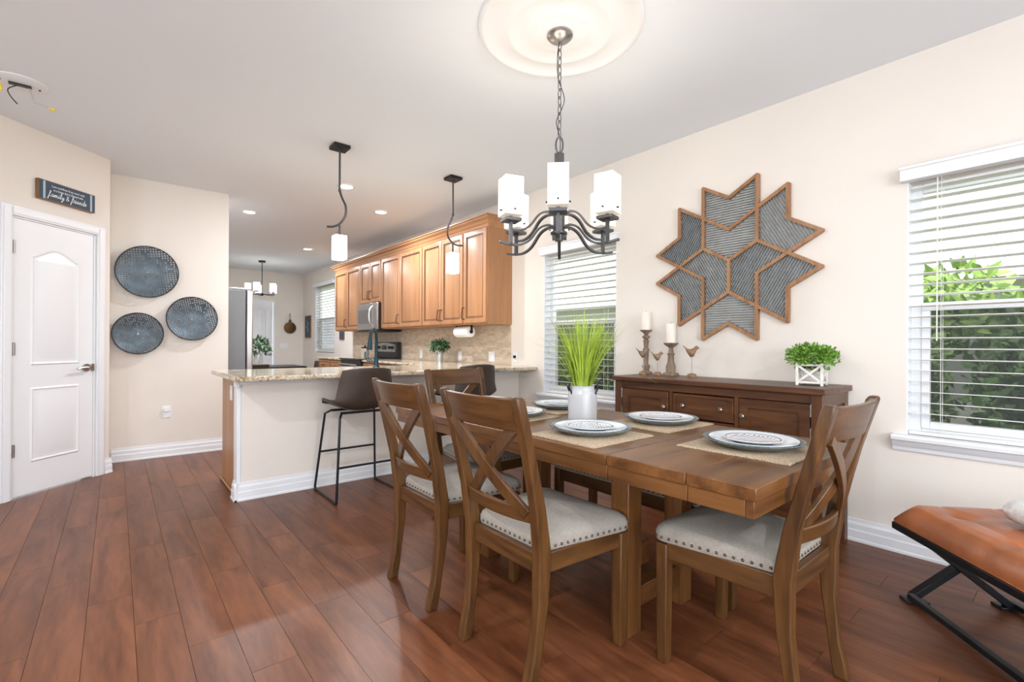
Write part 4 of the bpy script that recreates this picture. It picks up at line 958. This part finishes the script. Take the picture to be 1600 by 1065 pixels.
for i in range(330):
    thin_ = i >= 270; a_ = rn.uniform(0, 2*PI); r0 = .045*math.sqrt(rn.random()); ln = rn.uniform(.28, .46) if not thin_ else rn.uniform(.38, .52); lean = rn.gauss(.22, .17) if not thin_ else rn.uniform(.5, .95)
    lean = abs(lean)+r0*3.0; wd = .0036 if not thin_ else .0012
    d = Vector((math.cos(a_), math.sin(a_), 0)); b0 = d*r0+Vector((0, 0, .172)); q = Vector((-d.y, d.x, 0)); pts = []
    for k_ in range(6):
        s_ = k_/5; th = lean*(.55+.6*s_*(1.5 if thin_ else 1)); pts.append(b0+d*(math.sin(th)*ln*s_)+Vector((0, 0, math.cos(th)*ln*s_)))
    o_ = len(mb.v)
    tw = rn.uniform(-.8, .8); qq = (q*math.cos(tw)+d*math.sin(tw))
    for k_, p_ in enumerate(pts): ww = wd*(1-(k_/5)**2*.92); mb.v += [tuple(p_+qq*ww), tuple(p_-qq*ww)]
    for k_ in range(5): mb.f.append((o_+2*k_, o_+2*k_+1, o_+2*k_+3, o_+2*k_+2))
tag(mb.build('grass_blades', 'leaf_grass', vz, smooth=80), kind='stuff')

# ------------------------------------------------------------------ sideboard
sb = thing('sideboard', 'dark brown wooden sideboard with doors, drawers and silver knobs', 'sideboard', (2.865, 1.565, 0))
SYH, ZT = .70, .912; XB = .465
MB().box(0, XB, -SYH, SYH, ZT-.033, ZT).build('top', 'board_y', sb, bevel=.004)
for sy_ in (-1, 1):
    for x0 in (.02, XB-.065): MB().box(x0, x0+.055, sy_*(SYH-.045)-.0275, sy_*(SYH-.045)+.0275, 0, ZT-.033).build('leg_post', 'board_z', sb, bevel=.003)
    MB().box(.07, XB-.06, sy_*(SYH-.04)-.009, sy_*(SYH-.04)+.009, .14, ZT-.033).build('side_panel', 'board_z', sb)
    MB().box(.07, XB-.06, sy_*(SYH-.029)-.011, sy_*(SYH-.029)+.011, ZT-.10, ZT-.034).build('side_rail', 'board_x', sb, bevel=.002)
MB().box(.03, .05, -SYH+.07, SYH-.07, ZT-.085, ZT-.033).build('front_rail', 'board_y', sb, bevel=.002)
MB().box(.03, .06, -SYH+.07, SYH-.07, .12, .17).build('bottom_rail', 'board_y', sb, bevel=.002)
MB().box(.06, XB-.02, -SYH+.07, SYH-.07, .13, .15).box(XB-.03, XB-.02, -SYH+.07, SYH-.07, .15, ZT-.034).build('carcass', 'board_y', sb)
for yy in (-.222, .222): MB().box(.03, XB-.03, yy-.013, yy+.013, .17, ZT-.085).build('divider', 'board_z', sb)
Z0, Z1 = .175, ZT-.088
for sy_ in (-1, 1):
    a_, b2 = sorted((sy_*.240, sy_*(SYH-.078)))
    P_ = [(a_, Z0), (b2, Z0), (b2, Z1), (a_, Z1)]; fn = lambda u_, v_, h_: (.044-h_, u_, v_)
    d = panel_loops(MB(), P_, [(0, 0), (.0005, .018), (.002, .020), (.052, .020), (.053, .008), (.06, .008)], fn); do = d.build('door', 'board_y', sb, smooth=20)
    MB().lathe([(0, .03), (.010, .03), (.015, .024), (.015, .018), (.007, .012), (.006, 0), (0, 0)], n=16).build('knob', 'nickel', do)
    kb = do.children[0]; kb.rotation_euler = (0, -PI/2, 0); kb.location = (.024, sy_*.265, .72)
    for z in (.79, .30, .66): MB().cyl((.026, sy_*(SYH-.075), z-.035), (.026, sy_*(SYH-.075), z+.035), .005, n=8).build('hinge', 'nickel', do)
dz = (Z1-Z0)/4
for k_ in range(4):
    z0, z1 = Z0+dz*k_+.004, Z0+dz*(k_+1)-.004; P_ = [(-.205, z0), (.205, z0), (.205, z1), (-.205, z1)]
    d = panel_loops(MB(), P_, [(0, 0), (.0005, .016), (.002, .018), (.018, .018), (.019, .012), (.025, .012)], fn); do = d.build('drawer', 'board_y', sb, smooth=20)
    for yy in (-.128, .128):
        kb = MB().lathe([(0, .03), (.010, .03), (.015, .024), (.015, .018), (.007, .012), (.006, 0), (0, 0)], n=16).build('knob', 'nickel', do); kb.rotation_euler = (0, -PI/2, 0); kb.location = (.032, yy, (z0+z1)/2)
# decor on the sideboard
def candlestick(x, y, prof, ch_, label, cl):
    t = thing('candlestick', label, 'candlestick', (x, y, ZT), group='turned wooden candlesticks')
    MB().lathe(prof, n=24).build('turned_stem', 'weathered', t, smooth=50)
    top = prof[-1][1]
    c_ = MB().lathe([(0, 0), (.036, 0), (.0365, .005), (.0365, ch_-.004), (.034, ch_), (.012, ch_-.004), (0, ch_-.006)], n=24).build('pillar_candle', 'candle', None, smooth=50); c_.location = (x, y, ZT+top); tag(c_, cl, 'candle', 'pillar candles')
    MB().cyl((0, 0, ch_-.008), (0, 0, ch_+.01), .0015, n=5).build('wick', 'black', c_)
candlestick(3.262, 2.237, [(0, 0), (.05, 0), (.052, .012), (.035, .022), (.022, .03), (.03, .05), (.032, .065), (.018, .08), (.02, .13), (.022, .18), (.026, .19), (.026, .2), (.018, .205), (.02, .25), (.024, .265), (.014, .275), (.03, .29), (.03, .30), (.014, .31), (.02, .325), (.048, .345), (.05, .35), (0, .35)], .145, 'taller turned grey wood candlestick on the sideboard', 'white pillar candle on the taller candlestick')
candlestick(3.235, 1.998, [(0, 0), (.058, 0), (.06, .01), (.055, .02), (.036, .024), (.036, .07), (.024, .10), (.022, .15), (.03, .165), (.02, .172), (.015, .21), (.05, .236), (.054, .243), (.054, .248), (0, .248)], .145, 'shorter turned brown wood candlestick with wide foot on the sideboard', 'white pillar candle on the shorter candlestick')
def bird(x, y, hb, sc_, mat, rz, label):
    t = thing('bird_figurine', label, 'figurine', (x, y, ZT), rz, 'bird figurines on the sideboard')
    MB().lathe([(0, 0), (.036*sc_, 0), (.04*sc_, .01), (.034*sc_, .024), (.015*sc_, .03), (0, .03)], n=20).build('base', 'bird_wood', t, smooth=50)
    MB().cyl((0, 0, .028), (0, 0, hb-.01), .0028, n=6).build('rod', 'nickel', t)
    L_ = []
    for xx, zz, r1, r2 in ((-.075, .060, .004, .003), (-.055, .042, .009, .006), (-.036, .016, .022, .018), (-.012, -.002, .033, .034), (.010, .004, .033, .036), (.024, .024, .025, .027), (.034, .040, .021, .021), (.046, .042, .014, .014), (.053, .041, .006, .006), (.064, .038, .001, .001)):
        L_.append([(xx*sc_, r1*sc_*math.cos(2*PI*i/12), hb+.012*sc_+zz*sc_+r2*sc_*math.sin(2*PI*i/12)) for i in range(12)])
    MB().loft(L_).build('body', mat, t, smooth=60)
ry_ = math.atan2(_r.y, _r.x)
bird(3.13, 2.172, .150, .78, 'weathered', ry_, 'grey carved bird figurine in front of the taller candlestick')
bird(3.13, 2.045, .130, .72, 'bird_wood', ry_, 'small reddish carved bird figurine between the candlesticks')
bird(3.17, 1.79, .165, .86, 'bird_wood', ry_, 'largest brown carved bird figurine standing apart right of the candlesticks'.replace(' right of', ' beyond'))
pl = thing('lattice_planter', 'white lattice box planter with bushy green foliage on the sideboard', 'planter', (3.15, 1.02, ZT), .12)
hp, hz = .062, .118
for sx_ in (-1, 1):
    for sy_ in (-1, 1): MB().box(sx_*hp-.007, sx_*hp+.007, sy_*hp-.007, sy_*hp+.007, 0, hz+.012).build('corner_post', 'whitewash', pl, bevel=.001)
for k_ in range(4):
    M_ = Matrix.Rotation(k_*PI/2, 3, 'Z'); T = lambda v_: M_ @ Vector(v_)
    mb = MB()
    for z in (.018, hz): mb.tube([T((-hp, -hp, z)), T((hp, -hp, z))], .004, 4, .006, up=(0, 0, 1))
    ro = mb.build('side_rails', 'whitewash', pl)
    MB().tube([T((-hp+.006, -hp, .022)), T((hp-.006, -hp, hz-.004))], .003, 4, .006, up=(0, 0, 1)).tube([T((-hp+.006, -hp-.002, hz-.004)), T((hp-.006, -hp-.002, .022))], .003, 4, .006, up=(0, 0, 1)).build('cross_lattice', 'whitewash', pl)
MB().box(-.056, .056, -.056, .056, .014, .02).build('tray', 'whitewash', pl)
MB().box(-.05, .05, -.05, .05, .098, .116).build('moss', 'soil', pl)
mb = MB(); leafball(mb, (0, 0, .165), (.135, .135, .075), 1500, .022, 33, .3); tag(mb.build('foliage', 'leaf_box', pl, smooth=0), kind='stuff')

# ------------------------------------------------------------------ star wall art
st = thing('star_wall_art', 'large wooden framed star wall art with metal slats above the sideboard', 'wall art', (XW, 1.600, 1.742))
R0 = .2215
def lat(a_, b2): return Vector((a_, b2))
h3 = math.sqrt(3)/2
EV = [Vector((0, 1)), Vector((h3, .5)), Vector((h3, -.5)), Vector((0, -1)), Vector((-h3, -.5)), Vector((-h3, .5))]
e_ = lambda *ix: sum((EV[i] for i in ix), Vector((0, 0)))
cells = [([e_(), e_(1), e_(1, 0), e_(0), e_(5, 0), e_(5)], 0), ([e_(), e_(3), e_(2, 3), e_(2), e_(1, 2), e_(1)], 2), ([e_(), e_(5), e_(5, 4), e_(4), e_(4, 3), e_(3)], 4),
         ([e_(5, 0), e_(0), e_(1, 0), e_(1, 0, 0), e_(0, 0), e_(5, 0, 0)], 0), ([e_(1), e_(1, 2), e_(1, 1, 2), e_(1, 1), e_(1, 1, 0), e_(1, 0)], 1),
         ([e_(2), e_(2, 3), e_(2, 2, 3), e_(2, 2), e_(1, 2, 2), e_(1, 2)], 2), ([e_(3), e_(4, 3), e_(4, 3, 3), e_(3, 3), e_(2, 3, 3), e_(2, 3)], 3),
         ([e_(4), e_(4, 5), e_(4, 4, 5), e_(4, 4), e_(4, 4, 3), e_(4, 3)], 4), ([e_(5), e_(5, 0), e_(5, 5, 0), e_(5, 5), e_(5, 5, 4), e_(5, 4)], 5)]
def W(p_, d_): return (-d_, -p_.x*R0, p_.y*R0)     # image right = -Y
edges = set()
key = lambda q: (round(q.x, 3), round(q.y, 3))
for poly_, ax in cells:
    for i in range(6):
        a_, b2 = key(poly_[i]), key(poly_[(i+1) % 6]); edges.add((min(a_, b2), max(a_, b2)))
for ie, (a_, b2) in enumerate(sorted(edges)):
    dd = .0158+ie*.00009
    a_, b2 = Vector(a_), Vector(b2); d = (b2-a_).normalized(); a2 = a_-d*.028; b3 = b2+d*.028
    MB().tube([W(a2, dd), W(b3, dd)], .0115, 4, .0155, up=(1, 0, 0)).build('frame_bar', 'frame_wood', st, bevel=.001)
for poly_, ax in cells:
    A = EV[ax]; Tn = Vector((-A.y, A.x)); vals = [q.dot(A) for q in poly_]; lo_, hi_ = min(vals), max(vals); pitch = .078; s_ = lo_+pitch*.6
    while s_ < hi_:
        xs = []
        for i in range(6):
            p_, q = poly_[i], poly_[(i+1) % 6]; u0, u1 = p_.dot(A)-s_, q.dot(A)-s_
            if (u0 < 0) != (u1 < 0): xs.append((p_+(q-p_)*(u0/(u0-u1))).dot(Tn))
        xs.sort()
        for x0, x1 in zip(xs[::2], xs[1::2]):
            if x1-x0 > .12: MB().tube([W(A*s_+Tn*(x0+.03), .014), W(A*s_+Tn*(x1-.03), .016)], .0038, 4, .005, up=(1, 0, 0)).build('slat', 'slat_metal', st, smooth=0)
        s_ += pitch

# ------------------------------------------------------------------ leather bench
lbn = thing('leather_bench', 'tufted brown leather bench on a black crossed metal base', 'bench', (2.722, .555, 0), math.atan2(-.682, -.732))
# local x along the bench (toward the camera), y across (local +y = e2 direction flipped)
BL, BW = 1.25, .52
MB().box(0, BL, 0, BW, .315, .345).build('frame', 'black_metal', lbn, bevel=.003)
MB().box(.004, BL-.004, .004, BW-.004, .345, .352).build('piping', 'leather', lbn, bevel=.003)
nx_, ny_ = 50, 24; mb = MB()
def hgt(u_, v_):
    e1_ = min(u_, BL-u_)/.06; e2_ = min(v_, BW-v_)/.06; ed = min(1, max(0, e1_))**.45*min(1, max(0, e2_))**.45 if e1_ > 0 and e2_ > 0 else 0
    z = .36+.085*ed
    for tx in [.19+.29*i for i in range(4)]:
        for ty in (.15, .37):
            z -= .028*math.exp(-((u_-tx)**2+(v_-ty)**2)/.0012)
    for tx in [.19+.29*i for i in range(4)]: z -= .007*math.exp(-((u_-tx)/.012)**2)*ed
    for ty in (.15, .37): z -= .007*math.exp(-((v_-ty)/.012)**2)*ed
    return z
for i in range(nx_+1):
    for j in range(ny_+1):
        fu = i/nx_; fv = j/ny_; fu = .5-.5*math.cos(PI*fu)*(.35+.65*abs(math.cos(PI*fu))) if False else fu
        mb.v.append((.006+(BL-.012)*fu, .006+(BW-.012)*fv, hgt((BL)*fu, BW*fv)))
top_n = len(mb.v)
for i in range(nx_):
    for j in range(ny_): k_ = i*(ny_+1)+j; mb.f.append((k_, k_+ny_+1, k_+ny_+2, k_+1))
ring = [i*(ny_+1) for i in range(nx_+1)]+[nx_*(ny_+1)+j for j in range(1, ny_+1)]+[i*(ny_+1)+ny_ for i in range(nx_-1, -1, -1)]+[j for j in range(ny_-1, 0, -1)]
lowr = []
for k_ in ring: x_, y_, z_ = mb.v[k_]; lowr.append(len(mb.v)); mb.v.append((x_, y_, .35))
for i in range(len(ring)): j = (i+1) % len(ring); mb.f.append((ring[i], ring[j], lowr[j], lowr[i]))
mb.f.append(tuple(lowr)); mb.build('cushion', 'leather', lbn, smooth=70)
for tx in [.19+.29*i for i in range(4)]:
    for ty in (.15, .37): MB().ball((tx, ty, hgt(tx, ty)+.002), .011, .011, .005).build('tuft_button', 'leather', lbn)
for xx in (.035, BL-.035):
    for s_ in (0, 1):
        a_, b2 = (.075, BW-.06) if s_ == 0 else (BW-.075, .06)
        MB().tube([(xx+(s_*.03-.015)*(1 if xx < .5 else -1), a_, .016), (xx+(s_*.03-.015)*(1 if xx < .5 else -1), b2, .318)], .014, 4, .018, up=(1, 0, 0)).build('cross_leg', 'black_metal', lbn, bevel=.002)
        MB().box(xx-.03, xx+.03, a_-.045, a_+.045, 0, .014).build('foot', 'black_metal', lbn, bevel=.003)
for yy in (.06, BW-.06): MB().box(.03, BL-.03, yy-.014, yy+.014, .012, .036).build('floor_stretcher', 'black_metal', lbn, bevel=.003)
pw_ = thing('throw_pillow', 'white textured throw pillow lying on the leather bench', 'pillow', (2.70, -.06, .447), .82)
mb = MB(); L_ = []
for k_ in range(9):
    z_ = -1+2*k_/8; pr = math.sqrt(max(0, 1-z_*z_)); loop = []
    for i in range(32):
        a_ = 2*PI*i/32; c_, s_ = math.cos(a_), math.sin(a_); rr_ = .2/max(abs(c_), abs(s_))**.75*(.55+.45*pr**.7)
        loop.append((rr_*c_, rr_*s_, .055*z_*(1-.35*max(abs(c_), abs(s_))*0)+.055))
    L_.append(loop)
mb.loft(L_).build('cushion_cover', 'pillow', pw_, smooth=70)
